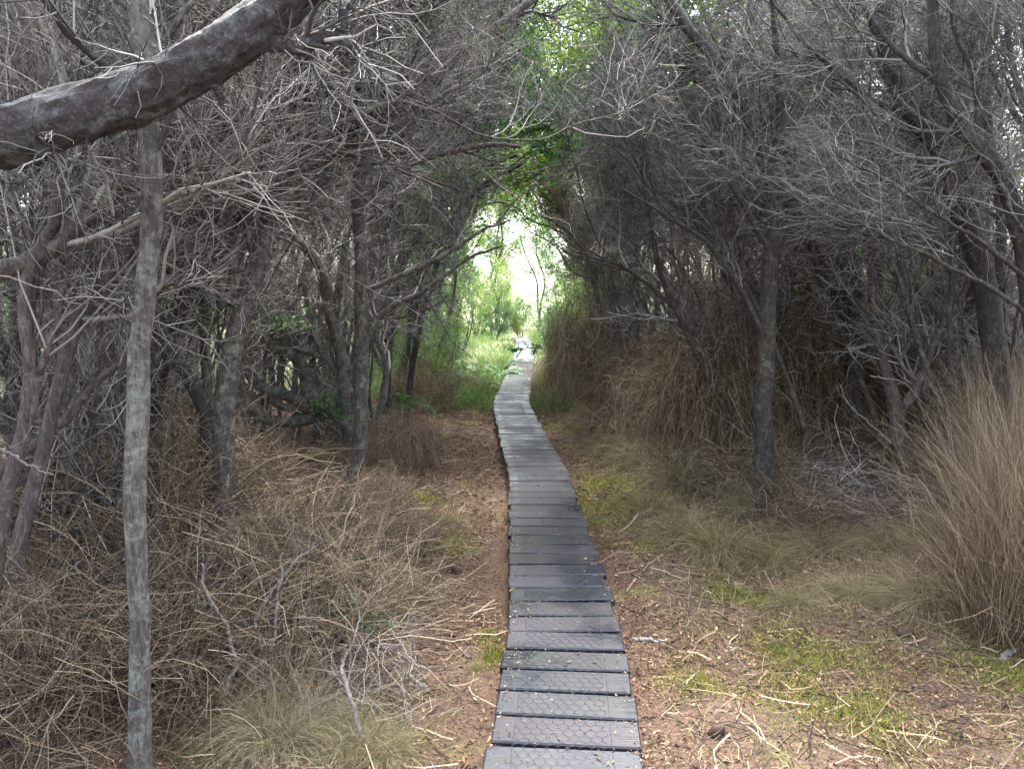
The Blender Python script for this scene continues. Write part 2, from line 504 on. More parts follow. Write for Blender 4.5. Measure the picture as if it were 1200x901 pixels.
# ------------------------------------------------------------------ litter, moss (nobody could count them)
rng = np.random.default_rng(11)
N = 300000
yy = .6 + 15 * rng.random(N) ** 1.7
xx = path_x(yy) + rng.normal(0, 1, N) * (1.5 + .08 * yy)
d = np.abs(xx - path_x(yy))
k = d > DECK_W / 2 + .015
xx, yy = xx[k], yy[k]; N = len(xx)
clump = np.sin(3.1 * xx + 1.7 * yy) * np.sin(2.3 * yy - 1.9 * xx) + rng.normal(0, .5, N) > -.35
xx, yy = xx[clump], yy[clump]; N = len(xx)
pos = np.stack([xx, yy, ground_h(xx, yy) + .004 + rng.random(N) ** 2 * .03], -1)
a = rng.random(N) * 6.28
dirs = np.stack([np.cos(a), np.sin(a), rng.normal(0, .35, N)], -1)
v1, q1 = leaves(pos, dirs, .017 * rng.uniform(.35, 1.35, (N, 1)) * (1 + .06 * yy[:, None]), rng, .22)
# fine fallen twigs
n2 = 9000
y2 = .8 + 12 * rng.random(n2) ** 1.5; x2 = path_x(y2) + rng.choice([-1, 1], n2) * (.4 + np.abs(rng.normal(0, 1.7, n2)))
a = rng.random(n2) * 6.28
P = walk(np.stack([x2, y2, ground_h(x2, y2) + .012], -1), np.stack([np.cos(a), np.sin(a), rng.normal(0.05, .1, n2)], -1), rng.uniform(.05, .28, n2), 4, .2, (0, 0, 0), 0, rng)
P[:, :, 2] = np.maximum(P[:, :, 2], ground_h(P[:, :, 0], P[:, :, 1]) + .006)
v2, q2 = tubes(P, np.repeat(rng.uniform(.0012, .0035, (n2, 1)), 4, 1), 3)
tag(mk("leaf_litter", [(v1, q1, 0), (v2, q2, 1)], ['litter', 'twig_brown'], smooth=False), "red brown fallen leaves and twigs covering the ground", "leaf litter", kind="stuff")
n3 = 190
s3 = 2.3 + 9 * rng.random(n3) ** 1.3
p, t, n = deck_frame(s3 + 1.5, DECK, cum)
u3 = rng.uniform(-.27, .27, n3)
q_ = p + n * u3[:, None]
a = rng.random(n3) * 6.28
vd, qd = leaves(np.concatenate([q_, np.full((n3, 1), DECK_Z + .007)], 1), np.stack([np.cos(a), np.sin(a), rng.normal(0, .06, n3)], -1), .024, rng, .18)
M['deck_leaf'] = island_mat("deck_leaf", [(0, (.04, .025, .015)), (.55, (.14, .09, .05)), (.85, (.30, .22, .12)), (1, (.5, .42, .30))])
n3 = 2600                                                 # crumbs caught along the edges and gaps
s3 = 2.0 + 12 * rng.random(n3) ** 1.3
p, t, n = deck_frame(np.where(rng.random(n3) < .55, s3, np.round(s3 / pitch) * pitch + .2 - pitch / 2) + 1.5, DECK, cum)
u3 = np.where(rng.random(n3) < .7, rng.choice([-1, 1], n3) * (.283 - np.abs(rng.normal(0, .03, n3))), rng.uniform(-.27, .27, n3))
q_ = p + n * u3[:, None]; a = rng.random(n3) * 6.28
ve, qe = leaves(np.concatenate([q_, np.full((n3, 1), DECK_Z + .005)], 1), np.stack([np.cos(a), np.sin(a), rng.normal(0, .15, n3)], -1), .011, rng, .25)
qd = np.vstack([qd, qe + len(vd)]); vd = np.vstack([vd, ve])
tag(mk("fallen_leaves", [(vd, qd, 0)], 'deck_leaf', smooth=False), "small tan leaves scattered over the dark boardwalk planks", "fallen leaves", kind="stuff")

spots = [(945, 780, .42, 2400), (1000, 830, .35, 1300), (870, 700, .28, 900), (1180, 800, .35, 1500), (715, 565, .45, 2600), (690, 600, .3, 1200), (730, 590, .4, 1500), (680, 500, .5, 1800), (650, 480, .5, 1400), (525, 632, .16, 500),
         (580, 765, .10, 300), (60, 690, .6, 1800), (40, 760, .5, 1200), (500, 590, .2, 400), (545, 475, .7, 2200), (570, 740, .12, 150), (820, 800, .3, 500), (430, 830, .35, 700), (1060, 560, .5, 1000), (760, 640, .25, 500), (540, 450, 1.0, 2000)]
PB, PL = [], []
for (px, py, rad, cnt) in spots:
    c_ = gr(px, py)
    cnt *= 5; rr = rad * .75 * np.abs(rng.normal(0, 1, cnt)) * (1 + .4 * np.sin(rng.random() * 6 + 3 * rng.random(cnt)))
    a = rng.random(cnt) * 6.28
    x = c_[0] + rr * np.cos(a); y = c_[1] + rr * np.sin(a) * 1.3
    ok = (np.abs(x - path_x(y)) > .32) & (np.sin(9 * x + 3 * y) * np.sin(8 * y - 4 * x) + rng.normal(0, .5, cnt) > -.2)
    x, y = x[ok], y[ok]
    PB.append(np.stack([x, y, ground_h(x, y)], -1))
    PL.append(rng.uniform(.012, .034, len(x)) * min(1.6, .7 + c_[1] * .09))
PB = np.vstack(PB); PL = np.concatenate(PL)
P = walk(PB, np.stack([rng.normal(0, .6, len(PB)), rng.normal(0, .6, len(PB)), np.ones(len(PB))], -1), PL, 3, .25, (0, 0, -1), .1, rng)
v, q = ribbons(P, np.full((len(PB), 3), .0014) * np.array([[1, .8, .2]]) * (1 + .2 * PB[:, 1:2]), rng)
tag(mk("moss", [(v, q, 0)], 'moss'), "yellow green moss patches on the ground beside the boardwalk", "moss", kind="stuff")

n5 = 26000
y5 = 1.6 + 8 * rng.random(n5) ** 1.3
x5 = path_x(y5) + np.where(rng.random(n5) < .78, rng.uniform(.5, 3.8, n5), -rng.uniform(.45, 1.6, n5))
k = np.sin(2.7 * x5 + 1.3 * y5) * np.sin(2.1 * y5 - 1.6 * x5) + rng.normal(0, .45, n5) > .05
x5, y5 = x5[k], y5[k]; n5 = len(x5)
P = walk(np.stack([x5, y5, ground_h(x5, y5) + .004], -1), np.stack([rng.normal(0, 1, n5), rng.normal(0, 1, n5), rng.uniform(.1, 1.0, n5)], -1), rng.uniform(.05, .2, n5), 5, .22, (0, 0, -1), .25, rng)
P[:, :, 2] = np.maximum(P[:, :, 2], ground_h(P[:, :, 0], P[:, :, 1]) + .004)
v, q = ribbons(P, np.full((n5, 5), .0017) * np.linspace(1, .3, 5)[None], rng)
tag(mk("dry_grass", [(v, q, 0)], 'pale_grass'), "short dry tan grass lying over the open ground", "dry grass", kind="stuff")
n4 = 42000
y4 = 11.5 + 24 * rng.random(n4) ** 1.3
x4 = path_x(y4) + rng.uniform(-1, 1, n4) * (3.2 + .12 * (y4 - 11))
k = (np.abs(x4 - path_x(y4)) > .33) & (np.sin(2.1 * x4 + y4) * np.sin(1.3 * y4 - x4) + rng.normal(0, .4, n4) > -.3)
x4, y4 = x4[k], y4[k]; n4 = len(x4)
P = walk(np.stack([x4, y4, ground_h(x4, y4)], -1), np.stack([rng.normal(0, .45, n4), rng.normal(0, .45, n4), np.ones(n4)], -1), rng.uniform(.12, .5, n4), 5, .15, (0, 0, -1), .15, rng)
v, q = ribbons(P, np.full((n4, 5), .006) * np.linspace(1, .25, 5)[None], rng)
M['far_grass'] = island_mat("far_grass", [(0, (.04, .10, .02)), (.5, (.10, .20, .045)), (.85, (.22, .28, .09)), (1, (.36, .33, .18))], trans=.35)
tag(mk("grass", [(v, q, 0)], 'far_grass'), "pale green grass filling the far strip past the bend", "grass", kind="stuff")

# ------------------------------------------------------------------ trees
def open_air(C, rng):
    """crowns of the two sides keep apart above the boardwalk: True for twigs outside that slit"""
    e = C[:, -1]
    dx = e[:, 0] - path_x(e[:, 1]) - .05
    w = .34 + rng.normal(0, .1, len(C)) + np.where(e[:, 2] < 2.9, .25, 0)
    w = np.where(e[:, 2] > 2.95 + .22 * (e[:, 1] - 5), .06, w)
    return (np.abs(dx) > w) | (e[:, 1] < 3.2) | ((rng.random(len(C)) < .12) & (e[:, 2] > 2.9))

def crown_levels(P, R, rng, n=(60, 450, 2600), L=((.5, 1.1), (.25, .6), (.12, .34)), trop=(0, 0, 1), ts=(.12, .08, .05), t0=.15, bias=None, bs=0, wob=.2, clear=False):
    """twig levels grown from limbs P (N,K,3)"""
    n = (int(n[0] * 1.35), int(n[1] * 1.7), int(n[2] * 2.3))
    a, ar = spawn(P, R, n[0], rng, (t0, 1), (25, 65), L[0], 8, wob, trop, ts[0], .5, .004, bias, bs)
    if clear:
        k = open_air(a, rng); a, ar = a[k], ar[k]
    b_, br = spawn(a, ar, n[1], rng, (.15, 1), (25, 65), L[1], 6, wob * 1.2, trop, ts[1], .6, .0026)
    if clear:
        k = open_air(b_, rng); b_, br = b_[k], br[k]
    c_, cr = spawn(b_, br, n[2], rng, (.1, 1), (20, 70), L[2], 4, wob * 1.3, trop, ts[2], .65, .0014)
    if clear:
        k = open_air(c_, rng); c_, cr = c_[k], cr[k]
    return [(a, ar, 5), (b_, br, 3), (c_, cr, 3)]

def pts_of_tips(C, n, rng):
    idx = rng.integers(0, len(C), n); k = rng.integers(1, C.shape[1], n); f = rng.random((n, 1))
    p = C[idx, k - 1] * (1 - f) + C[idx, k] * f
    return p, unit(C[idx, -1] - C[idx, 0]) + rng.normal(0, .7, (n, 3))

def pixpath(pts, n, Y=None):
    w = [at(p[0], p[1], p[2] if len(p) > 2 else Y) for p in pts]
    return catmull(w, n)

def hero(name, label, Y, pix, diam, bark, twig, seed, limbs=(), n=(60, 450, 2600), trop=(0, 0, 1), leaf=None, nleaf=0, zleaf=2.6, ground=True,
         extend=None, cat="tree", group=None, L=((.5, 1.1), (.25, .6), (.12, .34)), tw0=.3, trunk_twigs=True, flare=.5, leafsize=.03, ts=(.12, .08, .05), wob=.2, bias=(0, 1, 0), bs=1.1, fine=False, nside=7):
    """a tree whose trunk follows a line seen in the photo; diam = (base, top) in metres"""
    rng = np.random.default_rng(seed)
    pts = [at(p[0], p[1], p[2] if len(p) > 2 else Y) for p in pix]
    if ground:
        b0 = pts[0]; g = gh(b0[0], b0[1])
        if b0[2] > g + .05:
            pts = [np.array([b0[0], b0[1], g])] + pts
        else:
            pts[0] = np.array([b0[0], b0[1], g])
        pts = [pts[0] - np.array([0, 0, .08])] + pts
    if extend:
        pts += [pts[-1] + np.array(e) for e in extend]
    origin = pts[1].copy() if ground else pts[0].copy()
    K = 260 if fine else 70
    P = catmull(pts, K)
    P[3:] += np.cumsum(rng.normal(0, .0035 if not fine else .0012, (K - 3, 3)), 0) * np.linspace(0, 1, K - 3)[:, None]
    R = np.linspace(diam[0] / 2, diam[1] / 2, K)
    root = thing(name, label, cat, origin, group)
    v, q, tr = trunk_tube(P - origin, R, 32 if fine else 14, seed, flare if ground else 0, fine=fine)
    mk("trunk", [(v, q, 0, tr)], bark, root)
    LP, LR = [], []
    if trunk_twigs:
        i0 = int(K * tw0)
        LP.append(catmull(P[i0::6], 24)); LR.append(np.linspace(R[i0], R[-1], 24))
    for lb in limbs:
        lp, ld = lb[0], lb[1]
        w = [at(p[0], p[1], p[2] if len(p) > 2 else (lb[2] if len(lb) > 2 else Y)) for p in lp]
        W = catmull(w, 40); W[2:] += np.cumsum(rng.normal(0, .004, (38, 3)), 0)
        r = np.linspace(ld[0] / 2, ld[1] / 2, 40)
        v, q, tr = trunk_tube(W - origin, r, 9, seed + 3)
        mk("limb", [(v, q, 0, tr)], bark, root)
        LP.append(catmull(W[4::4], 24)); LR.append(np.linspace(r[4], r[-1], 24))
    # procedural side limbs
    LPa, LRa = np.array(LP), np.array(LR)
    sl, sr = spawn(LPa, LRa, nside, rng, (.2, .95), (25, 60), (.8, 1.7), 24, .09, trop, .05, .5, .009, bias, bs)
    pcs = []
    v, q = tubes(sl, sr, 7); pcs.append((v - origin, q, 1))
    A_, AR_ = np.concatenate([LPa, sl]), np.concatenate([LRa, sr])
    lv = crown_levels(A_, AR_, rng, n, L, trop, ts, wob=wob, bias=bias, bs=bs, clear=True)
    for C, CR, S in lv:
        v, q = tubes(C, CR, S); pcs.append((v - origin, q, 0))
    mk("crown", pcs, [twig, bark], root)
    if leaf:
        p, d_ = pts_of_tips(lv[-1][0], nleaf * 3, rng)
        k = p[:, 2] > zleaf + rng.normal(0, .3, len(p)); p, d_ = p[k][:nleaf], d_[k][:nleaf]
        if len(p):
            v, q = leaves(p, d_, leafsize, rng, .3)
            mk("foliage", [(v - origin, q, 0)], leaf, root)
    return root

UPL, UPR = (-.45, 0, .8), (.45, 0, .8)
TREES = "traced"
hero("slender_tree", "slender pale lichen mottled trunk standing in front beneath the heavy dark bough", 2.55,
     [(165, 920), (165, 750), (163, 600), (170, 430), (184, 250), (178, 100), (172, -60)], (.074, .06), 'bark_pale', 'twig_dark', 101,
     extend=[(.1, .1, .6), (.3, .3, 1.2)], n=(26, 230, 1300), tw0=.52, bs=.9, fine=True, nside=5, zleaf=2.5, leaf='leaf_dark', nleaf=600)
hero("leaning_tree", "grey brown trunk leaning over, just behind the slender lichen mottled one", 4.45,
     [(262, 700), (262, 560), (266, 450), (293, 340), (331, 240), (384, 155), (430, 60), (470, -40)], (.15, .075), 'bark_grey', 'twig_grey', 102,
     extend=[(.4, .1, .5)], limbs=[([(300, 320), (290, 240), (300, 150), (320, 40)], (.05, .02)), ([(350, 205), (400, 170), (470, 140), (540, 90)], (.05, .02))],
     n=(70, 520, 3000), tw0=.4, leaf='leaf_dark', nleaf=500)
hero("pale_stem_tree", "thin pale grey trunk close behind the leaning grey brown trunk", 5.0,
     [(246, 630), (243, 500), (240, 380), (250, 280), (266, 180), (262, 50)], (.085, .05), 'bark_pale', 'twig_grey', 103, extend=[(0, 0, .8)],
     limbs=[([(242, 400), (268, 330), (262, 260), (275, 190)], (.03, .015))], n=(60, 480, 2800), tw0=.3)
hero("forked_tree", "upright grey trunk forking into limbs that arch over the boardwalk, mossy base", 6.0,
     [(397, 603), (418, 540), (422, 420), (420, 300), (416, 225), (430, 180), (472, 130), (530, 60)], (.14, .06), 'bark_grey', 'twig_dark', 104, extend=[(.6, .2, .5)],
     limbs=[([(419, 245), (440, 222), (480, 196), (515, 184), (555, 176), (590, 172), (610, 178)], (.085, .025)),
            ([(421, 345), (470, 322), (530, 292), (570, 268), (595, 258)], (.05, .015)),
            ([(421, 420), (450, 372), (500, 345), (548, 312), (596, 292)], (.06, .02)),
            ([(430, 182), (410, 120), (420, 40)], (.05, .02))],
     n=(110, 850, 4600), trop=(.2, 0, .35), tw0=.55, leaf='leaf_dark', nleaf=1500, zleaf=2.7)
hero("twisted_tree", "dark tree with several thick twisted limbs curling low above the brush", 7.5,
     [(432, 560), (410, 505), (391, 482), (355, 493), (316, 492), (287, 460), (282, 420), (292, 370), (280, 290), (300, 200)], (.17, .07), 'bark_pale', 'twig_grey', 105,
     limbs=[([(391, 482), (368, 470), (356, 436), (338, 412), (296, 403), (268, 372)], (.17, .08)),
            ([(380, 488), (340, 464), (305, 452), (287, 436), (272, 412)], (.13, .07)),
            ([(405, 500), (402, 430), (391, 372), (373, 302), (342, 270), (315, 215)], (.155, .07)),
            ([(392, 375), (405, 290), (425, 250), (437, 215), (447, 150)], (.08, .03)),
            ([(412, 510), (396, 433), (350, 408), (334, 400), (311, 363), (300, 330)], (.07, .035)),
            ([(320, 470), (345, 480), (372, 484)], (.09, .05)),
            ([(432, 540), (428, 480), (400, 440), (368, 395), (352, 330)], (.08, .04)),
            ([(432, 530), (455, 440), (440, 380), (470, 330), (515, 300)], (.07, .03))],
     n=(80, 620, 3300), tw0=.6, wob=.25)
hero("thin_tree", "thin dark trunk behind the forked grey tree, beside the low green fern", 8.3,
     [(455, 545), (456, 480), (452, 400), (446, 330), (455, 250), (480, 170)], (.085, .04), 'bark_dark', 'twig_dark', 106, trop=(.2, 0, .6), n=(70, 520, 2800), leaf='leaf_dark', nleaf=500)
hero("thin_tree", "thin dark trunk bending over, between the forked tree and the boardwalk's bend", 10.2,
     [(476, 520), (481, 440), (491, 380), (504, 336), (524, 270), (560, 220), (610, 190)], (.11, .05), 'bark_dark', 'twig_dark', 107, trop=(.3, 0, .4), n=(50, 360, 1800), leaf='leaf_green', nleaf=2500, leafsize=.04, zleaf=3.0)
hero("thin_tree", "thin blackish trunk kinked in the middle, behind the crossed reddish stems", 5.0,
     [(104, 640), (99, 520), (90, 450), (72, 390), (64, 300), (60, 190), (45, 60)], (.095, .05), 'bark_dark', 'twig_grey', 108, n=(70, 520, 2800))
hero("reddish_tree", "reddish grey stem leaning over, crossed by a fallen branch", 3.3,
     [(20, 660), (50, 530), (88, 390), (145, 310), (185, 235), (215, 120), (225, -20)], (.075, .04), 'bark_red', 'twig_grey', 109, n=(45, 320, 1700), tw0=.3)
hero("reddish_tree", "reddish grey stem nearest the edge of the view, under the heavy bough's thick end", 2.9,
     [(-12, 740), (5, 600), (35, 480), (30, 340), (70, 250), (60, 120), (20, 0)], (.07, .035), 'bark_red', 'twig_grey', 110, n=(45, 320, 1500), tw0=.3,
     limbs=[([(36, 470), (62, 400), (70, 330)], (.03, .015)), ([(-25, 325), (60, 300), (112, 250), (150, 215)], (.075, .05))])

# straw side
hero("straight_tree", "straight dark trunk rising from olive grass between boardwalk and root clump", 5.9,
     [(896, 607), (895, 500), (897, 430), (901, 330), (907, 250), (900, 195), (882, 142), (850, 84), (800, 25), (770, -30)], (.17, .06), 'bark_dark', 'twig_dark', 201,
     limbs=[([(905, 260), (915, 170), (905, 70), (890, -20)], (.08, .03)), ([(898, 400), (868, 340), (830, 285), (775, 250), (730, 225)], (.05, .015)),
            ([(903, 300), (860, 220), (820, 150), (780, 90)], (.05, .015))],
     n=(60, 460, 2400), trop=UPL, tw0=.4, leaf='leaf_dark', nleaf=700)
hero("thin_tree", "thin black stem leaning steeply towards the boardwalk out of brown thatch", 6.9,
     [(885, 560), (855, 494), (826, 437), (800, 383), (776, 332), (760, 270), (750, 215), (730, 170)], (.075, .03), 'bark_dark', 'twig_dark', 202,
     limbs=[([(790, 362), (740, 320), (690, 300), (650, 265)], (.035, .012))], n=(45, 340, 1700), trop=(-.1, 0, .6), flare=0, leaf='leaf_green', nleaf=500, zleaf=2.6)
hero("dark_tree", "tall dark trunk standing up from the black hollow in the thatch", 7.1,
     [(1022, 570), (1006, 500), (998, 382), (995, 266), (989, 190), (972, 80), (950, -20)], (.2, .1), 'bark_dark', 'twig_dark', 203, n=(60, 460, 2400), trop=UPL, tw0=.3)
hero("dark_tree", "dark trunk slanting away from the black hollow towards the straight trunk", 7.3,
     [(1012, 560), (1002, 450), (984, 364), (952, 290), (931, 249), (900, 195), (850, 140), (800, 60)], (.18, .08), 'bark_dark', 'twig_dark', 204, n=(60, 480, 2600), trop=UPL, tw0=.35)
hero("split_tree", "rough reddish trunk that splits into a Y above bare roots", 6.3,
     [(1068, 588), (1056, 520), (1049, 470), (1037, 430), (1026, 370), (1020, 290), (1010, 190)], (.15, .05), 'bark_red', 'twig_grey', 205,
     limbs=[([(1052, 490), (1066, 460), (1080, 440), (1092, 402), (1125, 340), (1150, 270)], (.09, .03))], n=(55, 430, 2200), trop=UPL, tw0=.5)
hero("dark_tree", "dark trunk behind the reddish split tree with a kink at its middle", 8.2,
     [(1072, 530), (1063, 382), (1072, 310), (1086, 260), (1102, 205), (1098, 100), (1080, 0)], (.2, .1), 'bark_dark', 'twig_dark', 206, n=(80, 620, 3200), trop=UPL,
     limbs=[([(1066, 350), (1040, 290), (1008, 240)], (.07, .03))])
hero("dark_tree", "thick dark trunk curving over towards the boardwalk behind the tall straw", 5.6,
     [(1180, 590), (1168, 430), (1154, 329), (1137, 275), (1117, 222), (1090, 165), (1068, 130), (1044, 75), (1034, 0), (1028, -60)], (.2, .11), 'bark_dark', 'twig_dark', 207,
     limbs=[([(1112, 430), (1114, 300), (1112, 180), (1104, 60)], (.04, .02)), ([(1070, 135), (1010, 110), (950, 60), (900, 0)], (.05, .02))], n=(60, 450, 2300), trop=UPL, tw0=.45)
hero("dark_tree", "thick dark trunk at the edge of the view above the tall straw", 4.9,
     [(1235, 600), (1218, 430), (1200, 302), (1180, 222), (1152, 178), (1128, 152), (1100, 80), (1095, 0)], (.15, .07), 'bark_dark', 'twig_dark', 208,
     limbs=[([(1230, 395), (1160, 345), (1100, 314), (1055, 292), (1006, 272)], (.035, .012), 4.6), ([(1225, 340), (1144, 284), (1100, 258), (1020, 209), (966, 178)], (.035, .01), 4.7)],
     n=(40, 300, 1500), trop=UPL, tw0=.55)
hero("broken_tree", "short pale reddish trunk between the black hollow and the tall straw", 6.6,
     [(1140, 530), (1138, 470), (1134, 412), (1142, 330), (1150, 250)], (.11, .06), 'bark_red', 'twig_grey', 209, n=(50, 380, 1900), trop=UPL)
hero("thatched_tree", "dark trunk inside the tall brown haystack of dead fern past the bend", 12.3,
     [(708, 470), (707, 380), (698, 340), (690, 300), (665, 255), (640, 225)], (.12, .06), 'bark_dark', 'twig_brown', 210, n=(110, 850, 4200), trop=(-.3, 0, .5), tw0=.3, leaf='leaf_green', nleaf=900, leafsize=.04, zleaf=3.2)
hero("thin_tree", "thin dark trunk between the haystack of dead fern and the leaning black stem", 10.4,
     [(766, 470), (765, 400), (774, 350), (772, 280), (760, 200), (745, 120)], (.09, .05), 'bark_dark', 'twig_grey', 211, n=(60, 460, 2300), trop=(-.15, 0, .8), tw0=.35, leaf='leaf_green', nleaf=1200)

# thin stems that fan towards the boardwalk on the straw side
for j, (lab, Y_, pts, d0) in enumerate([
        ("thin grey stem slanting from the black hollow towards the boardwalk, lowest of the fan", 7.4, [(985, 560), (955, 470), (918, 395), (872, 325), (820, 262), (770, 215)], .06),
        ("thin grey stem crossing behind the straight trunk at mid height", 6.7, [(960, 575), (935, 480), (905, 400), (862, 312), (835, 230), (815, 150)], .055),
        ("slim grey stem leaning between black hollow and split tree", 6.9, [(1040, 575), (1022, 480), (985, 390), (952, 300), (935, 210), (900, 120)], .06),
        ("slim crooked stem behind the Y of the split tree", 7.6, [(1100, 555), (1085, 460), (1040, 370), (1020, 280), (985, 200), (970, 110)], .07),
        ("slim stem slanting before the kinked dark trunk", 6.1, [(1120, 600), (1108, 500), (1075, 400), (1050, 320), (1010, 250), (995, 150)], .055),
        ("thin stem leaning past the haystack of dead fern", 9.0, [(830, 525), (815, 450), (790, 380), (752, 310), (735, 240), (735, 170)], .06),
        ("thin pale stem rising between haystack and thin dark trunk", 11.0, [(742, 475), (735, 400), (722, 340), (712, 290), (720, 220)], .06)]):
    hero("leaning_tree", lab, Y_, pts, (d0, d0 * .4), 'bark_grey', 'twig_grey', 230 + j, n=(30, 230, 1200), trop=(-.3, 0, .7), tw0=.35, flare=.3, nside=4, group="slim stems fanning towards the boardwalk")

# the heavy bough crossing the top corner
w0 = at(-10, 162, 2.1)
bp_ = [np.array([-3.4, 1.9, gh(-3.4, 1.9) - .08]), np.array([-2.7, 2.0, 1.2]), np.array([-2.05, 2.1, 2.2])] + [at(*p, 2.1) for p in [(-10, 163), (60, 145), (130, 122), (200, 93), (262, 57), (310, 22), (345, -8), (400, -52)]]
bp_ += [bp_[-1] + np.array([.35, .25, .45]), bp_[-1] + np.array([.8, .6, .9])]
P = catmull(bp_, 420); origin = bp_[0].copy()
R = np.interp(np.linspace(0, 1, 420), [0, .25, .6, 1], [.11, .082, .064, .045]) * (1 + .02 * np.sin(np.linspace(0, 31, 420)) + .025 * np.sin(np.linspace(2, 71, 420)))
root = thing("bough", "heavy dark glossy bough slanting across above the slender lichen mottled tree", "tree", origin)
v, q, tr = trunk_tube(P - origin, R, 44, 7, .4, .05, True)
mk("trunk", [(v, q, 0, tr)], 'bark_bough', root)
rng = np.random.default_rng(71)
for lp, r0, r1 in (([(300, 44), (345, 54), (388, 47), (426, 64), (447, 92)], .026, .010), ([(385, 48), (405, 20), (425, -20)], .012, .006), ([(300, 58), (325, 60), (360, 70), (372, 90)], .012, .005),
                   ([(20, 135), (60, 105), (110, 98), (150, 90)], .014, .008), ([(112, 152), (135, 175), (160, 196)], .008, .004), ([(180, 85), (188, 74), (186, 66)], .014, .009), ([(60, 165), (66, 178), (72, 184)], .012, .008), ([(250, 100), (258, 112), (262, 118)], .011, .007)):
    W = catmull([at(*p, 2.1) for p in lp], 30); W[2:] += np.cumsum(rng.normal(0, .003, (28, 3)), 0)
    v, q, tr = trunk_tube(W - origin, np.linspace(r0, r1, 30), 9, 9, 0, .15)
    mk("limb", [(v, q, 0, tr)], 'bark_bough', root)
    if r0 > .011:
        a1, ar1 = spawn(W[None, ::5], np.linspace(r0, r1, 6)[None], 14, rng, (.3, 1), (25, 70), (.12, .4), 6, .25, (.2, 0, -.3), .15, .4, .002)
        a2, ar2 = spawn(a1, ar1, 90, rng, (.2, 1), (25, 70), (.06, .18), 4, .3, (0, 0, 0), 0, .6, .0013)
        pcs = []
        for C, CR in ((a1, ar1), (a2, ar2)):
            v, q = tubes(C, CR, 4); pcs.append((v - origin, q, 0))
        mk("twigs", pcs, 'twig_dark', root)

# pale dead stems hanging or standing
def dead_stick(name, label, pts, d0, d1, mat, seed, nt=10, L=(.15, .4), n2=40, group=None, cat="dead branch", world=False):
    rng = np.random.default_rng(seed)
    w = pts if world else [at(*p) for p in pts]
    W = catmull(w, 40); W[1:] += np.cumsum(rng.normal(0, .004, (39, 3)), 0)
    o0 = W[0].copy(); r = np.linspace(d0 / 2, d1 / 2, 40)
    root = thing(name, label, cat, o0, group)
    v, q, tr = trunk_tube(W - o0, r, 8, seed, 0, .12)
    mk("stem", [(v, q, 0, tr)], mat, root)
    if nt:
        a1, ar1 = spawn(W[None, ::6], r[None, ::6], nt, rng, (.15, 1), (25, 60), L, 7, .2, (0, 0, .3), .1, .55, .002)
        a2, ar2 = spawn(a1, ar1, n2, rng, (.2, 1), (25, 60), (L[0] * .4, L[1] * .5), 5, .22, (0, 0, 0), 0, .6, .0014)
        pcs = []
        for C, CR in ((a1, ar1), (a2, ar2)):
            v, q = tubes(C, CR, 4); pcs.append((v - o0, q, 0))
        mk("twigs", pcs, mat, root)
    return root

dead_stick("dead_branch", "pale crooked dead stem hanging behind the heavy bough near the corner", [(30, -30, 2.35), (40, 10, 2.35), (55, 32, 2.35), (74, 66, 2.35), (84, 98, 2.35), (106, 160, 2.3), (118, 186, 2.3), (132, 208, 2.3), (142, 250, 2.3)], .022, .010, 'dead_wood', 31, 8, (.12, .35))
dead_stick("dead_branch", "thin pale stem crossing the sky just above the middle of the heavy bough", [(212, -40, 2.5), (208, 0, 2.5), (206, 36, 2.5), (198, 70, 2.5), (190, 130, 2.5)], .02, .010, 'dead_wood', 32, 6, (.1, .3))
dead_stick("fallen_branch", "brown branch lying slanted across the reddish stems at the view's edge", [(-30, 590, 3.5), (30, 527, 3.5), (75, 492, 3.5), (100, 463, 3.5), (136, 432, 3.5)], .055, .03, 'bark_red', 33, 6, (.2, .5))
dead_stick("dead_branch", "thin white broken twig poking out beside the slender tree", [(-10, 528, 2.6), (20, 538, 2.6), (70, 556, 2.6)], .012, .005, 'dead_wood', 34, 2, (.05, .15), 4)
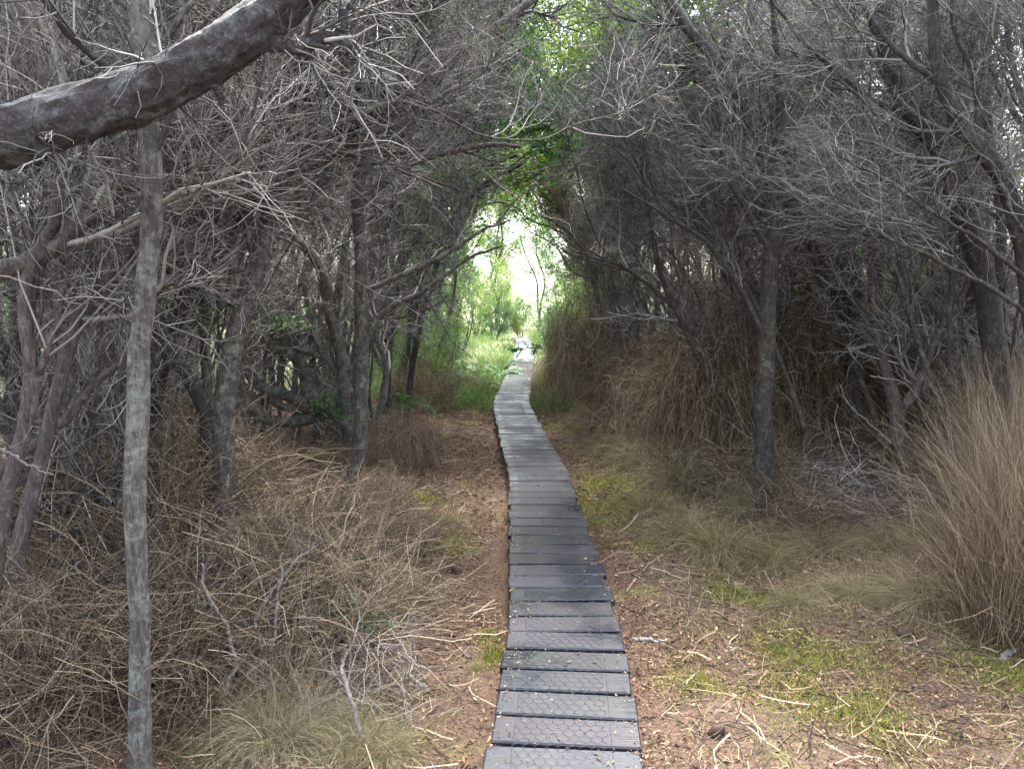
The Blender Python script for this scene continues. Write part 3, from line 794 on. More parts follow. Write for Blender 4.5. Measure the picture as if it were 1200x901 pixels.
D = [("forked white dead branch standing in brown tangle under the leaning trunk", [(258, 870, 3.1), (268, 800, 3.2), (275, 770, 3.25), (262, 725, 3.3), (240, 690, 3.35), (228, 655, 3.4)], .022, .008),
     ("bent white dead branch beside the forked white one", [(265, 830, 3.2), (300, 790, 3.3), (318, 770, 3.35), (328, 740, 3.4), (334, 680, 3.5), (338, 640, 3.5)], .024, .008),
     ("grey dead branch in the tangle with a hooked tip", [(425, 860, 3.0), (402, 800, 3.1), (398, 775, 3.2), (418, 740, 3.3), (428, 712, 3.35), (412, 680, 3.4)], .02, .006),
     ("short pale branch lying on litter beside the boardwalk's lower planks", [(500, 805, 3.0), (482, 790, 3.0), (488, 765, 3.1), (468, 735, 3.25)], .018, .006),
     ("long pale stick leaning out of green fern below the forked tree", [(352, 690, 4.3), (370, 640, 4.5), (392, 612, 4.7), (420, 570, 5.0)], .022, .010),
     ("grey bare branch rising from the tangle at its darkest spot", [(330, 800, 3.3), (310, 760, 3.4), (300, 720, 3.5), (345, 660, 3.7), (375, 640, 3.8)], .018, .006),
     ("pale stick lying across the bare roots before the split tree", [(920, 665, 4.9), (985, 668, 4.8), (1050, 655, 4.9)], .03, .02),
     ("dry bent branch lying under the reddish split tree", [(1075, 590, 6.1), (1110, 560, 6.3), (1140, 552, 6.5)], .05, .03),
     ("thin white stick leaning against the black hollow", [(1045, 520, 6.0), (1015, 490, 6.1), (1000, 470, 6.2), (985, 440, 6.3)], .018, .008),
     ("thin pale branch crossing the mouth of the black hollow", [(1020, 440, 6.0), (1060, 450, 6.0), (1090, 480, 6.0), (1130, 510, 5.9)], .014, .006),
     ("hanging pale root strand beside the Y of the split tree", [(1092, 440, 6.1), (1100, 480, 6.1), (1104, 530, 6.1)], .014, .008),
     ("thick grey root crawling over ground by olive grass", [(880, 640, 5.1), (930, 615, 5.5), (990, 610, 5.7), (1050, 600, 6.0)], .05, .03),
     ("bleached stick lying in the moss before the tall straw", [(1172, 775, 3.4), (1190, 760, 3.5), (1215, 745, 3.6)], .03, .02),
     ("small black loop of root sticking out of litter", [(945, 890, 2.62), (945, 865, 2.66), (952, 848, 2.68), (953, 870, 2.66)], .008, .004),
     ("short twig lying against the boardwalk's edge on the straw side", [(742, 748, 3.5), (760, 752, 3.48), (785, 755, 3.46)], .02, .01)]
for i, (lab, pts, d0, d1) in enumerate(D):
    if i in (0, 1, 2, 5):
        pts = [(p[0], p[1], p[2] * .93) for p in pts]
    dead_stick("dead_branch", lab, pts, d0, d1, 'dead_wood' if i not in (7, 11, 13) else 'bark_red', 300 + i, 5 if i < 6 else (3 if i in (8, 9) else 0), (.08, .3), 14, "bleached dead branches")

# ------------------------------------------------------------------ background trees: a few kinds, then copies
def thicket_tree(name, seed, stems, H, r0, bark, twig, leaf=None, nleaf=0, lean=.25, n=(80, 600, 3400), leafsize=.035, zl=2.2, L=((.6, 1.2), (.3, .65), (.14, .36))):
    rng = np.random.default_rng(seed)
    root = thing(name, "x", "tree", (0, 0, 0))
    Ps, Rs, pcs = [], [], []
    for s in range(stems):
        a = rng.random() * 6.28
        tip = np.array([lean * H + rng.normal(0, .5), rng.normal(0, .5), H * rng.uniform(.85, 1.1)])
        b0 = np.array([.12 * math.cos(a), .12 * math.sin(a), -.1])
        ctr = [b0] + [b0 + (tip - b0) * f * np.array([f ** .7, 1, 1]) + rng.normal(0, .2, 3) * [1, 1, .25] for f in (.18, .36, .55, .75)] + [tip]
        P = catmull(ctr, 50); R = np.linspace(r0, r0 * .35, 50) * rng.uniform(.75, 1.1)
        v, q, tr = trunk_tube(P, R, 9, seed + s, .4, .1); pcs.append((v, q, 0, tr))
        Ps.append(catmull(P[8::5], 24)); Rs.append(np.linspace(R[8], R[-1], 24))
    mk("trunk", pcs, bark, root)
    A_, AR_ = np.array(Ps), np.array(Rs)
    sl, sr = spawn(A_, AR_, 5 * stems + 4, rng, (.3, .95), (20, 60), (.8, 1.8), 24, .09, (.2, 0, .8), .06, .5, .008)
    v, q = tubes(sl, sr, 6); pc = [(v, q, 1)]
    lv = crown_levels(np.concatenate([A_, sl]), np.concatenate([AR_, sr]), rng, n, L, (.15, 0, .6), t0=.3)
    for C, CR, S in lv:
        v, q = tubes(C, CR, S); pc.append((v, q, 0))
    mk("crown", pc, [twig, bark], root)
    if leaf:
        p, d_ = pts_of_tips(lv[-1][0], nleaf * 3, rng)
        k = p[:, 2] > zl + rng.normal(0, .5, len(p)); p, d_ = p[k][:nleaf], d_[k][:nleaf]
        v, q = leaves(p, d_, leafsize, rng, .32)
        mk("foliage", [(v, q, 0)], leaf, root)
    return root

kinds = [thicket_tree("twiggy_tree", 401, 2, 5.2, .055, 'bark_grey', 'twig_grey', 'leaf_dark', 700),
         thicket_tree("twiggy_tree", 402, 3, 4.6, .045, 'bark_dark', 'twig_grey'),
         thicket_tree("twiggy_tree", 403, 2, 5.6, .065, 'bark_grey', 'twig_dark', 'leaf_green', 1500, .3),
         thicket_tree("twiggy_tree", 404, 4, 4.4, .035, 'bark_pale', 'twig_grey'),
         thicket_tree("twiggy_tree", 405, 1, 5.8, .075, 'bark_dark', 'twig_dark', 'leaf_yellow', 1600, .35)]
kinds += [thicket_tree("twiggy_tree", 406, 2, 5.4, .06, 'bark_dark', 'twig_dark', 'leaf_dark', 2500, .48, n=(110, 850, 4200), zl=3.0, leafsize=.03),
          thicket_tree("twiggy_tree", 407, 1, 6.0, .07, 'bark_dark', 'twig_dark', 'leaf_yellow', 15000, .36, n=(60, 450, 2300), zl=2.6, leafsize=.05)]
def wand_clump(name, seed, n, H, r0):
    rng = np.random.default_rng(seed)
    root = thing(name, "x", "tree")
    a = rng.random(n) * 6.28; q_ = .55 * np.sqrt(rng.random(n))
    P = walk(np.stack([q_ * np.cos(a), q_ * np.sin(a), np.full(n, -.06)], -1), np.stack([rng.normal(.12, .16, n), rng.normal(0, .16, n), np.ones(n)], -1), rng.uniform(.55, 1.1, n) * H, 22, .07, (0, 0, 1), .02, rng)
    R = np.linspace(1, .35, 22)[None] * r0 * rng.uniform(.6, 1.3, (n, 1))
    v, q = tubes(P, R, 6); mk("trunk", [(v, q, 0)], 'bark_grey', root)
    pc = []
    for C, CR, S in crown_levels(P, R, rng, (70, 420, 1700), ((.4, 1.0), (.25, .6), (.12, .34)), (0, 0, 1), (.2, .12, .06), t0=.12):
        v, q = tubes(C, CR, S); pc.append((v, q, 0))
    mk("crown", pc, 'twig_grey', root)
    return root
kinds += [wand_clump("sapling_clump", 451, 16, 3.6, .016), wand_clump("sapling_clump", 452, 11, 4.2, .022)]
kinds += [thicket_tree("leafy_tree", 461, 2, 6.2, .07, 'bark_grey', 'twig_grey', 'leaf_yellow', 15000, .22, zl=2.2, leafsize=.06), thicket_tree("leafy_tree", 462, 2, 5.4, .06, 'bark_grey', 'twig_grey', 'leaf_green', 15000, .3, zl=1.9, leafsize=.055)]
look = ["two stemmed grey tree", "three stemmed dark tree", "green topped grey tree", "many stemmed pale tree", "lone dark yellow leaved tree", "arching dark tree", "tall arching green tree", "thicket of thin grey wands", "clump of taller grey wands", "tall yellow green leafy tree", "bright green leafy tree"]
bands = [(2.6, "level with the heavy bough"), (3.9, "level with the tall straw"), (5.5, "level with the wet planks"), (7.0, "just past the wet planks"), (8.8, "halfway from planks to bend"), (10.8, "level with the boardwalk's bend"),
         (13.2, "just beyond the bend"), (16.0, "halfway from bend to green spray"), (19.0, "level with the green spray")]
roww = ["first", "second", "third", "fourth", "fifth"]
dist = {-1: [2.0, 3.3, 4.7, 6.3, 8.2], 1: [2.3, 4.0, 5.4, 7.0, 9.0]}
rng = np.random.default_rng(77)
used = [False] * len(kinds)
def place(i, loc, rz, sc, lab, grp):
    r = kinds[i]
    if used[i]:
        r = dup(kinds[i], loc, (rng.normal(0, .05), rng.normal(0, .05), rz), sc, lab); r["group"] = grp
        return r
    used[i] = True
    r.location = loc; r.rotation_euler = (0, 0, rz); r.scale = (sc,) * 3; r["label"] = lab; r["group"] = grp
    return r
for side in (-1, 1):
    for bi, (by, lm) in enumerate(bands):
        for ri in range(5):
            if ri == 0 and by < 10:
                continue
            if (ri >= 3 and by < 4.5) or ri == 4 or (ri == 3 and (side > 0 or bi % 3)) or (side > 0 and ri == 2 and by < 10) or (by > 12 and ri < (2 if side < 0 else 1)):
                continue
            if ri == 0 and by == 10.8:
                continue
            dd = dist[side][ri] + rng.normal(0, .25)
            x = path_x(by) + side * dd; y = by + rng.normal(0, .35)
            if ri == 0:
                x = path_x(by) + side * (2.1 + rng.random() * .4)
            i = int(rng.choice([0, 1, 2, 3, 4], p=[.28, .24, .2, .18, .1] if ri < 3 else [.15, .15, .3, .1, .3]))
            rz = (0 if side < 0 else math.pi) + rng.normal(0, .6)
            place(i, (x, y, gh(x, y)), rz, rng.uniform(.85, 1.15), f"{look[i]}, {roww[ri]} row, {'bough' if side < 0 else 'straw'} side, {lm}", "twiggy trees of the thicket")

for j, (side, y, i, lm) in enumerate([(-1, 4.9, 5, "level with the wet planks"), (-1, 9.9, 6, "before the bend"), (1, 11.6, 6, "at the bend"), (1, 8.9, 6, "behind the leaning black stem"), (-1, 13.4, 6, "just past the bend"), (1, 15.2, 6, "well past the bend"), (-1, 17.0, 6, "well past the bend"), (1, 19.6, 6, "at the green spray"), (-1, 20.6, 6, "at the green spray"), 
                                      ]):
    x = path_x(y) + side * (2.35 + .2 * math.sin(j * 2.4) + (.4 if y < 9 else 0))
    place(i, (x, y, gh(x, y)), (0 if side < 0 else math.pi) + rng.normal(0, .25), rng.uniform(.92, 1.08), f"{look[i]} over the boardwalk, {'bough' if side < 0 else 'straw'} side, {lm}", "twiggy trees of the thicket")

for j, (x, y, i, lm) in enumerate([(-2.6, 4.2, 7, "behind the slender and leaning trunks"), (-3.4, 5.4, 8, "deep behind the leaning grey trunk"), (-2.9, 6.3, 7, "between leaning trunk and twisted limbs"), (-4.4, 7.4, 7, "deep behind the twisted limbs"), (-3.2, 9.3, 8, "right behind the twisted limbs"), (-2.2, 9.0, 7, "between forked tree and thin dark trunk"),
                                   (-4.6, 4.6, 8, "beyond the kinked blackish trunk"), (-5.6, 6.2, 7, "far inside the bough side thicket"), (-2.6, 11.2, 7, "behind the bent thin trunk"), (-4.0, 11.5, 8, "behind the twisted tree, level with the bend"), (-3.6, 3.6, 7, "behind the reddish stems"),
                                   (2.5, 9.0, 7, "beyond the leaning black stem"), (3.0, 11.0, 8, "behind the haystack of dead fern"), (5.2, 8.8, 7, "beyond the black hollow"), (2.0, 13.4, 7, "just past the haystack"), (2.55, 7.7, 7, "behind the straight dark trunk"), (3.3, 7.9, 7, "between straight trunk and black hollow"), (4.6, 7.6, 8, "at the far side of the black hollow"), (1.9, 10.6, 7, "between haystack and leaning stem"), (3.4, 9.8, 8, "deep behind the straight dark trunk"), (4.3, 6.5, 7, "behind the split tree"), (5.6, 6.4, 8, "behind the tall straw and dark trunks"),
                                   (-2.0, 11.3, 10, "arching over the boardwalk's bend"), (2.7, 13.6, 9, "arching over from behind the haystack"), (-2.3, 14.6, 9, "leaning over the green strip past the bend"), (2.5, 15.2, 10, "opposite the green strip past the bend"), (-3.4, 18.6, 10, "behind the green strip, level with the green spray"), (2.6, 20.5, 9, "just past the green spray on the straw side"), (-2.6, 24.5, 9, "well past the green spray on the bough side"), (3.0, 28.5, 10, "well past the green spray on the straw side"), (6.0, 9.4, 9, "behind the thick curving trunk on the straw side"), (4.6, 11.2, 9, "deep behind the black hollow"), (7.8, 11.8, 10, "far behind the tall straw"), (-6.3, 9.6, 9, "far behind the reddish stems"), (-4.9, 10.9, 10, "far behind the twisted limbs"), (-.9, 39, 9, "closing the view behind the boardwalk's end"), (1.6, 41, 10, "closing the view straight behind the boardwalk")]):
    place(i, (x, y, gh(x, y)), (0 if x < path_x(y) else math.pi) + rng.normal(0, .3), rng.uniform(.9, 1.1) * (1.15 if i >= 9 else 1), f"{look[i]} {lm}", "thin wand thickets" if i in (7, 8) else "bright leafy trees")

# green growth beyond the thicket and at the tunnel's end
def leafy_shrub(name, seed, H, W, leaf, nleaf, size, bark='bark_grey'):
    rng = np.random.default_rng(seed)
    root = thing(name, "x", "shrub")
    n0 = 9
    a = rng.random(n0) * 6.28
    P = walk(np.stack([.1 * np.cos(a), .1 * np.sin(a), np.full(n0, -.05)], -1), np.stack([np.cos(a) * W / H, np.sin(a) * W / H, np.ones(n0)], -1), rng.uniform(.7, 1.1, n0) * H, 16, .12, (0, 0, 1), .05, rng)
    R = np.linspace(.03, .008, 16)[None] * np.ones((n0, 1))
    v, q = tubes(P, R, 6); mk("trunk", [(v, q, 0)], bark, root)
    lv = crown_levels(P, R, rng, (60, 380, 1500), ((.4, .9), (.2, .5), (.1, .3)), (0, 0, .6))
    pc = []
    for C, CR, S in lv:
        v, q = tubes(C, CR, S); pc.append((v, q, 0))
    mk("crown", pc, 'twig_grey', root)
    p, d_ = pts_of_tips(lv[-1][0], nleaf, rng)
    v, q = leaves(p, d_, size, rng, .33); mk("foliage", [(v, q, 0)], leaf, root)
    return root
shr = [leafy_shrub("leafy_shrub", 501, 2.6, 1.6, 'leaf_green', 6000, .06), leafy_shrub("leafy_shrub", 502, 3.2, 1.5, 'leaf_yellow', 6000, .06), leafy_shrub("leafy_shrub", 503, 4.2, 2.2, 'leaf_green', 9000, .07)]
sl_ = ["low green shrub", "yellow green shrub", "tall green shrub"]
used_s = [False] * 3
def place_s(i, x, y, sc, lab):
    r = shr[i]
    if used_s[i]:
        r = dup(r, (x, y, gh(x, y) - .03), (0, 0, rng.random() * 6.28), sc, lab)
    else:
        used_s[i] = True
        r.location = (x, y, gh(x, y) - .03); r.scale = (sc,) * 3; r["label"] = lab
    r["group"] = "green shrubs beyond the thicket"
endspots = [(.35, 31.2, 1, .55, "closing off the boardwalk's far end"), (-.7, 30.6, 0, .6, "beside the boardwalk's far end on the bough side"), (1.5, 30.2, 0, .6, "beside the boardwalk's far end on the straw side"), (-1.35, 13.6, 1, .5, "low on the far green strip by the bend"), (-2.9, 16.8, 1, .8, "behind the low shrub past the bend"), (-1.5, 18.0, 0, .5, "close to the planks short of the green spray"), (1.5, 22.8, 0, .6, "close to the planks just past the green spray on the straw side"), (-3.6, 22.0, 2, .9, "set back past the green spray, bough side"), (3.6, 24.0, 2, .9, "set back past the green spray, straw side"), (0.2, 38.5, 0, .7, "in the middle where the boardwalk seems to end"), (-1.9, 15.6, 0, .62, "beside the boardwalk past its bend"), (-2.6, 19.0, 2, .7, "beside the boardwalk level with the green spray"), (-1.6, 22.5, 1, .8, "first past the green spray on the bough side"), (-2.4, 26.5, 2, .95, "second past the green spray on the bough side"),
            (-1.4, 31.0, 1, 1.1, "third past the green spray on the bough side"), (2.3, 21.5, 1, .7, "first past the green spray on the straw side"), (2.3, 25.5, 0, 1.0, "second past the green spray on the straw side"), (2.9, 31.0, 1, 1.2, "third past the green spray on the straw side"),
            (-3.0, 36, 2, 1.4, "near the bright end of the boardwalk on the bough side"), (4.4, 38, 2, 1.3, "near the bright end of the boardwalk on the straw side"), (-1, 46, 1, 1.5, "behind the bright end of the boardwalk"), (6, 48, 2, 1.7, "at the far end where the boardwalk leaves the view"), (-6, 47, 2, 1.7, "farthest away on the bough side")]
for x, y, i, sc, lab in endspots:
    place_s(i, x, y, sc, f"{sl_[i]} {lab}")
kk = 0
for side in (-1, 1):
    for j, y in enumerate((3.5, 5.5, 7.5, 9.5, 12, 15, 18.5, 22.5, 27)):
        for r_ in range(2):
            if r_ and j % 2 == 0 and y < 14:
                continue
            x = side * ((8.2 if side < 0 else 7.4) + r_ * 2.6 + rng.random() * 1.2); i = int(rng.integers(0, 3))
            place_s(i, x, y + rng.normal(0, .4), rng.uniform(.9, 1.3), f"{sl_[i]} {('in the inner line', 'in the outer line')[r_]} behind the {'bough' if side < 0 else 'straw'} side thicket, {('first', 'second', 'third', 'fourth', 'fifth', 'sixth', 'seventh', 'eighth', 'ninth')[j]} along")

# ------------------------------------------------------------------ grass clumps, thatch, brush, ferns
def clump_mesh(seed, n, rb, L, K, droop, spread, w, wob=.12):
    rng = np.random.default_rng(seed)
    a = rng.random(n) * 6.28; r = rb * np.sqrt(rng.random(n))
    s = np.stack([r * np.cos(a), r * np.sin(a), np.full(n, -.03)], -1)
    a2 = a + rng.normal(0, .7, n); sp = spread * rng.random(n)
    P = walk(s, np.stack([np.cos(a2) * sp, np.sin(a2) * sp, np.ones(n)], -1), rng.uniform(*L, n), K, wob, (0, 0, -1), droop, rng)
    P[:, :, 2] = np.maximum(P[:, :, 2], -.02 + rng.random((n, 1)) * .06)
    return ribbons(P, w * np.linspace(1, .25, K)[None] * rng.uniform(.6, 1.3, (n, 1)), rng)

def thatch_mesh(seed, n, H, rad, w):
    """dead fronds hanging from a hump: they start high and fall in loose curves"""
    rng = np.random.default_rng(seed)
    a = rng.random(n) * 6.28; r = rad * np.sqrt(rng.random(n)); z = H * (1 - .35 * (r / rad) ** 2) * (.78 + .22 * np.sin(3 * a + seed) * np.sin(7 * a + 5 * r)) * rng.uniform(.3, 1.1, n)
    s = np.stack([r * np.cos(a), r * np.sin(a), z], -1)
    d = np.stack([np.cos(a) * .3 + rng.normal(0, .55, n), np.sin(a) * .3 + rng.normal(0, .55, n), rng.normal(-.1, .8, n)], -1)
    P = walk(s, d, rng.uniform(.25, 1.0, n) ** 1.2 * H * .62, 9, .24, (0, 0, -1), np.where(rng.random((n, 1)) < .3, .05, .42), rng)
    P[:, :, 2] = np.maximum(P[:, :, 2], rng.random((n, 1)) * .05)
    return ribbons(P, w * np.linspace(1, .4, 9)[None] * rng.uniform(.5, 1.3, (n, 1)), rng)

def tangle_mesh(seed, n, H, rad, r):
    """criss-cross of fine dead stems"""
    rng = np.random.default_rng(seed)
    a = rng.random(n) * 6.28; q_ = rad * np.sqrt(rng.random(n))
    s = np.stack([q_ * np.cos(a), q_ * np.sin(a), H * rng.random(n) ** 1.4 * .8], -1)
    P = walk(s, rng.normal(size=(n, 3)) * [1, 1, .8], rng.uniform(.25, .8, n), 6, .22, (0, 0, -1), .05, rng)
    P[:, :, 2] = np.maximum(P[:, :, 2], rng.random((n, 1)) * .04)
    R = r * rng.uniform(.5, 1.6, (n, 1)) * np.linspace(1, .5, 6)[None]
    k, kr = spawn(P, R, n, rng, (.2, 1), (30, 70), (.08, .3), 4, .25, (0, 0, 0), 0, .6, .0012)
    v1, q1 = tubes(P, R, 3); v2, q2 = tubes(k, kr, 3)
    return np.vstack([v1, v2]), np.vstack([q1, q2 + len(v1)])

def fern_mesh(seed, nf, L, wleaf):
    """arching fronds with paired leaflets"""
    rng = np.random.default_rng(seed)
    a = np.arange(nf) * 6.28 / nf + rng.normal(0, .3, nf)
    K = 14
    P = walk(np.zeros((nf, 3)), np.stack([np.cos(a), np.sin(a), rng.uniform(.7, 1.6, nf)], -1), rng.uniform(.7, 1.15, nf) * L, K, .05, (0, 0, -1), .13, rng)
    v, q = tubes(P, np.linspace(.004, .0015, K)[None] * np.ones((nf, 1)), 3)
    pos, dr, sz = [], [], []
    for k in range(2, K):
        T = unit(P[:, k] - P[:, k - 1]); S_ = unit(np.cross(T, [0, 0, 1.]))
        for h in (0, .5):
            for sg in (-1, 1):
                pos.append(P[:, k - 1] + (P[:, k] - P[:, k - 1]) * h); dr.append(S_ * sg + T * .5 + rng.normal(0, .12, T.shape)); sz.append(np.full(nf, wleaf * math.sin(math.pi * (k + h) / (K + 1)) + .02))
    pos, dr, sz = np.vstack(pos), np.vstack(dr), np.concatenate(sz)
    N = len(pos); d_ = unit(dr); s_ = unit(np.cross(d_, np.array([[0, 0, 1.]]) + rng.normal(0, .2, (N, 3)))); sz = sz[:, None]
    V = np.stack([pos, pos + d_ * sz * .4 + s_ * sz * .14, pos + d_ * sz + [0, 0, -.01], pos + d_ * sz * .4 - s_ * sz * .14], 1).reshape(-1, 3)
    return v, q, V, np.arange(N * 4).reshape(-1, 4)

def proto(name, cat, v, q, mat):
    o = mk(name, [(v, q, 0)], mat); tag(o, "x", cat); o["_free"] = 1
    return o
protos = {}
def put(kind, x, y, sc, lab, grp, rz=None, dz=0.0, tilt=0.0):
    o = protos[kind]
    if o.get("_free"):
        del o["_free"]
    else:
        o = o.copy(); COL.objects.link(o)
        protos_children = [c_ for c_ in protos[kind].children]
        for c_ in protos_children:
            d_ = c_.copy(); COL.objects.link(d_); d_.parent = o
    o.location = (x, y, gh(x, y) + dz); o.rotation_euler = (tilt, 0, rng.random() * 6.28 if rz is None else rz)
    o.scale = (sc,) * 3 if np.isscalar(sc) else sc
    o["label"] = lab; o["group"] = grp
    return o
protos['straw'] = proto("straw_clump", "dry grass", *clump_mesh(601, 2600, .34, (.3, 1.6), 9, .05, .16, .0016, .17), 'straw')
protos['straw2'] = proto("straw_clump", "dry grass", *clump_mesh(602, 2000, .28, (.25, .95), 9, .14, .5, .0016, .22), 'straw')
protos['thatch'] = proto("dead_fern_clump", "dead fern", *thatch_mesh(603, 4200, 1.7, .75, .0023), 'thatch')
protos['thatch2'] = proto("dead_fern_clump", "dead fern", *thatch_mesh(604, 3400, 1.2, .6, .0022), 'thatch')
protos['olive'] = proto("grass_tussock", "grass tussock", *clump_mesh(605, 1700, .22, (.35, .9), 10, .26, 1.1, .002, .16), 'olive_grass')
protos['pale'] = proto("grass_tussock", "grass tussock", *clump_mesh(606, 1700, .25, (.5, 1.1), 10, .22, .9, .002, .16), 'pale_grass')
protos['tangle'] = proto("twig_tangle", "twig tangle", *tangle_mesh(607, 900, .75, .6, .0026), 'twig_brown')
protos['tangle2'] = proto("twig_tangle", "twig tangle", *tangle_mesh(608, 420, .5, .7, .0028), 'twig_litter')
def fern_proto(seed, nf, L, w):
    v, q, lv, lq = fern_mesh(seed, nf, L, w)
    r = thing("fern", "x", "fern"); mk("stalks", [(v, q, 0)], 'twig_brown', r); mk("fronds", [(lv, lq, 0)], 'fern', r); r["_free"] = 1
    return r
protos['fern'] = fern_proto(609, 11, .6, .13)

def pg(px, py):
    g = gr(px, py, .08); return g[0], g[1]
# straw: the tall clump at the edge
G = "tall dry straw clumps"
for px, py, sc, lab in [(1195, 742, .85, "tall tan straw clump in front at the edge of the view"), (1240, 720, .95, "tall straw clump half cut off by the view's edge"), (1205, 660, .95, "straw clump behind the tall tan one"), (1150, 690, .65, "short straw clump beside the tall tan one"), (1225, 620, 1.05, "straw clump beneath the dark trunk at the view's edge")]:
    put('straw' if sc > .7 else 'straw2', *pg(px, py), sc, lab, G)
for px, py, sc, lab in [(860, 560, .75, "short straw clump leaning on the straight dark trunk"), (925, 565, .8, "short straw clump between straight trunk and black hollow"), (820, 545, .8, "short straw clump under the leaning black stem"), (1110, 590, .8, "short straw clump behind the split tree's foot"), (770, 520, .9, "short straw clump near the thin dark trunk")]:
    put('straw2', *pg(px, py), sc, lab, G)
G = "brown hanging dead fern humps"
for k_, px, py, sc, lab in [('thatch', 836, 545, (.9, .9, 1.15), "brown dead fern hump against the straight dark trunk"), ('thatch', 930, 540, (.9, .9, 1.3), "brown dead fern hump between the straight trunk and the black hollow"), ('thatch', 800, 522, .75, "dead fern hump under the leaning black stem"),
                            ('thatch', 885, 518, (1.2, 1.2, 1.5), "tall dead fern hump behind the straight trunk"), ('thatch', 698, 474, (1.0, 1.0, 1.45), "tallest brown haystack of dead fern past the bend"), ('thatch2', 740, 500, 1.0, "dead fern hump next to the haystack"), ('thatch', 738, 462, 1.2, "dead fern hump behind the haystack"),
                            ('thatch', 1195, 580, .75, "dead fern hump behind the tall straw"), ('thatch', 1000, 515, 1.2, "dead fern hump added to darken the back of the black hollow"), ('thatch', 1090, 512, 1.2, "dead fern hump added behind the split tree to darken the hollow"), ('thatch2', 770, 520, 1.0, "low dead fern hump before the thin dark trunk"),  # hollow-back and split-tree humps added to close off light behind the hollow
                            ('thatch', 668, 452, (.6, .6, 1.0), "slim dead fern hump far along beside the boardwalk"), ('thatch', 830, 500, 1.1, "dead fern hump beyond the leaning black stem"), ('thatch', 1205, 540, (1.3, 1.3, 1.6), "dead fern hump at the view's edge behind the straw")]:
    put(k_, *pg(px, py), sc, lab, G)
for px, sc, lab in [(1000, 1.0, "added dead fern mat slung between dark trunks to darken the black hollow"), (1075, 1.0, "added dead fern mat slung behind the split tree to darken the black hollow")]:  # mats added as a roof that keeps light out of the hollow
    w_ = at(px, 430, 7.9); put('thatch2', w_[0], 7.9, (sc, sc, .9), lab, G, dz=.55)
G = "brown dead fern humps on the bough side"
for k_, px, py, sc, lab in [('thatch2', 300, 700, .5, "dead fern hump at the foot of the leaning grey trunk"), ('thatch2', 215, 650, .75, "dead fern hump behind the slender lichen tree"), ('thatch2', 350, 645, .38, "dead fern hump under the twisted limbs"), ('thatch2', 445, 600, .4, "small dead fern hump by the forked tree's foot"),
                            ('thatch', 205, 600, .65, "tall dead fern hump behind the leaning trunk"), ('thatch2', 30, 740, .5, "dead fern hump under the reddish stems"), ('thatch2', 120, 640, .5, "dead fern hump by the kinked blackish trunk"), ('thatch2', 478, 540, .6, "dead fern hump beside the thin dark trunk"),
                            ('thatch', 452, 545, .4, "dead fern hump behind the thin dark trunk"), ('thatch2', 495, 480, .8, "dead fern hump far along the cleared strip"), ('thatch2', -25, 830, .5, "dead fern hump in the lowest corner"), ('thatch', 180, 560, .9, "dead fern hump deep behind the slender tree")]:
    put(k_, *pg(px, py), sc, lab, G)
G = "tangles of dead twigs"
for k_, px, py, sc, lab in [('tangle', 330, 760, .8, "brown twig tangle around the white dead branches"), ('tangle', 400, 715, .7, "brown twig tangle at the edge of the cleared strip"), ('tangle', 260, 800, .7, "brown twig tangle beside the slender tree's foot"), ('tangle2', 400, 800, .55, "grey twig tangle before the white dead branches"),
                            ('tangle', 200, 730, .8, "brown twig tangle behind the slender tree's foot"), ('tangle2', 90, 740, .8, "grey twig tangle over the mossy bank"), ('tangle', 460, 640, .55, "low brown twig tangle by the litter strip"), ('tangle', 30, 860, .7, "brown twig tangle in the low corner"),
                            ('tangle', 940, 620, .6, "brown twig tangle by the straight trunk's foot"), 
                            ('tangle2', 130, 680, .9, "grey twig tangle between slender tree and blackish trunk"), ('tangle', 350, 680, .8, "brown twig tangle by the long pale stick"), ('tangle2', 1010, 600, .8, "grey twig tangle inside the black hollow"), ('tangle', 500, 690, .25, "tiny brown twig tangle on the litter strip"),
                            ('tangle2', 20, 640, .9, "grey twig tangle behind the fallen branch")]:
    put(k_, *pg(px, py), sc, lab, G)
for k_, px, py, sc, lab in [('tangle', 230, 655, 1.15, "tall brown twig tangle between slender and leaning trunks"), ('tangle', 125, 700, 1.1, "tall brown twig tangle before the kinked blackish trunk"), ('tangle', 50, 670, 1.1, "tall brown twig tangle under the fallen branch"),
                            ('tangle', 410, 630, .6, "brown twig tangle hiding the forked tree's foot"), ('tangle', 180, 790, .7, "brown twig tangle right behind the slender tree's foot"), ('tangle', 880, 575, .8, "brown twig tangle caught on the straight dark trunk"), ('tangle', 960, 560, .8, "brown twig tangle at the black hollow's mouth")]:
    put(k_, *pg(px, py), sc, lab, G)
G = "grass tussocks beside the boardwalk"
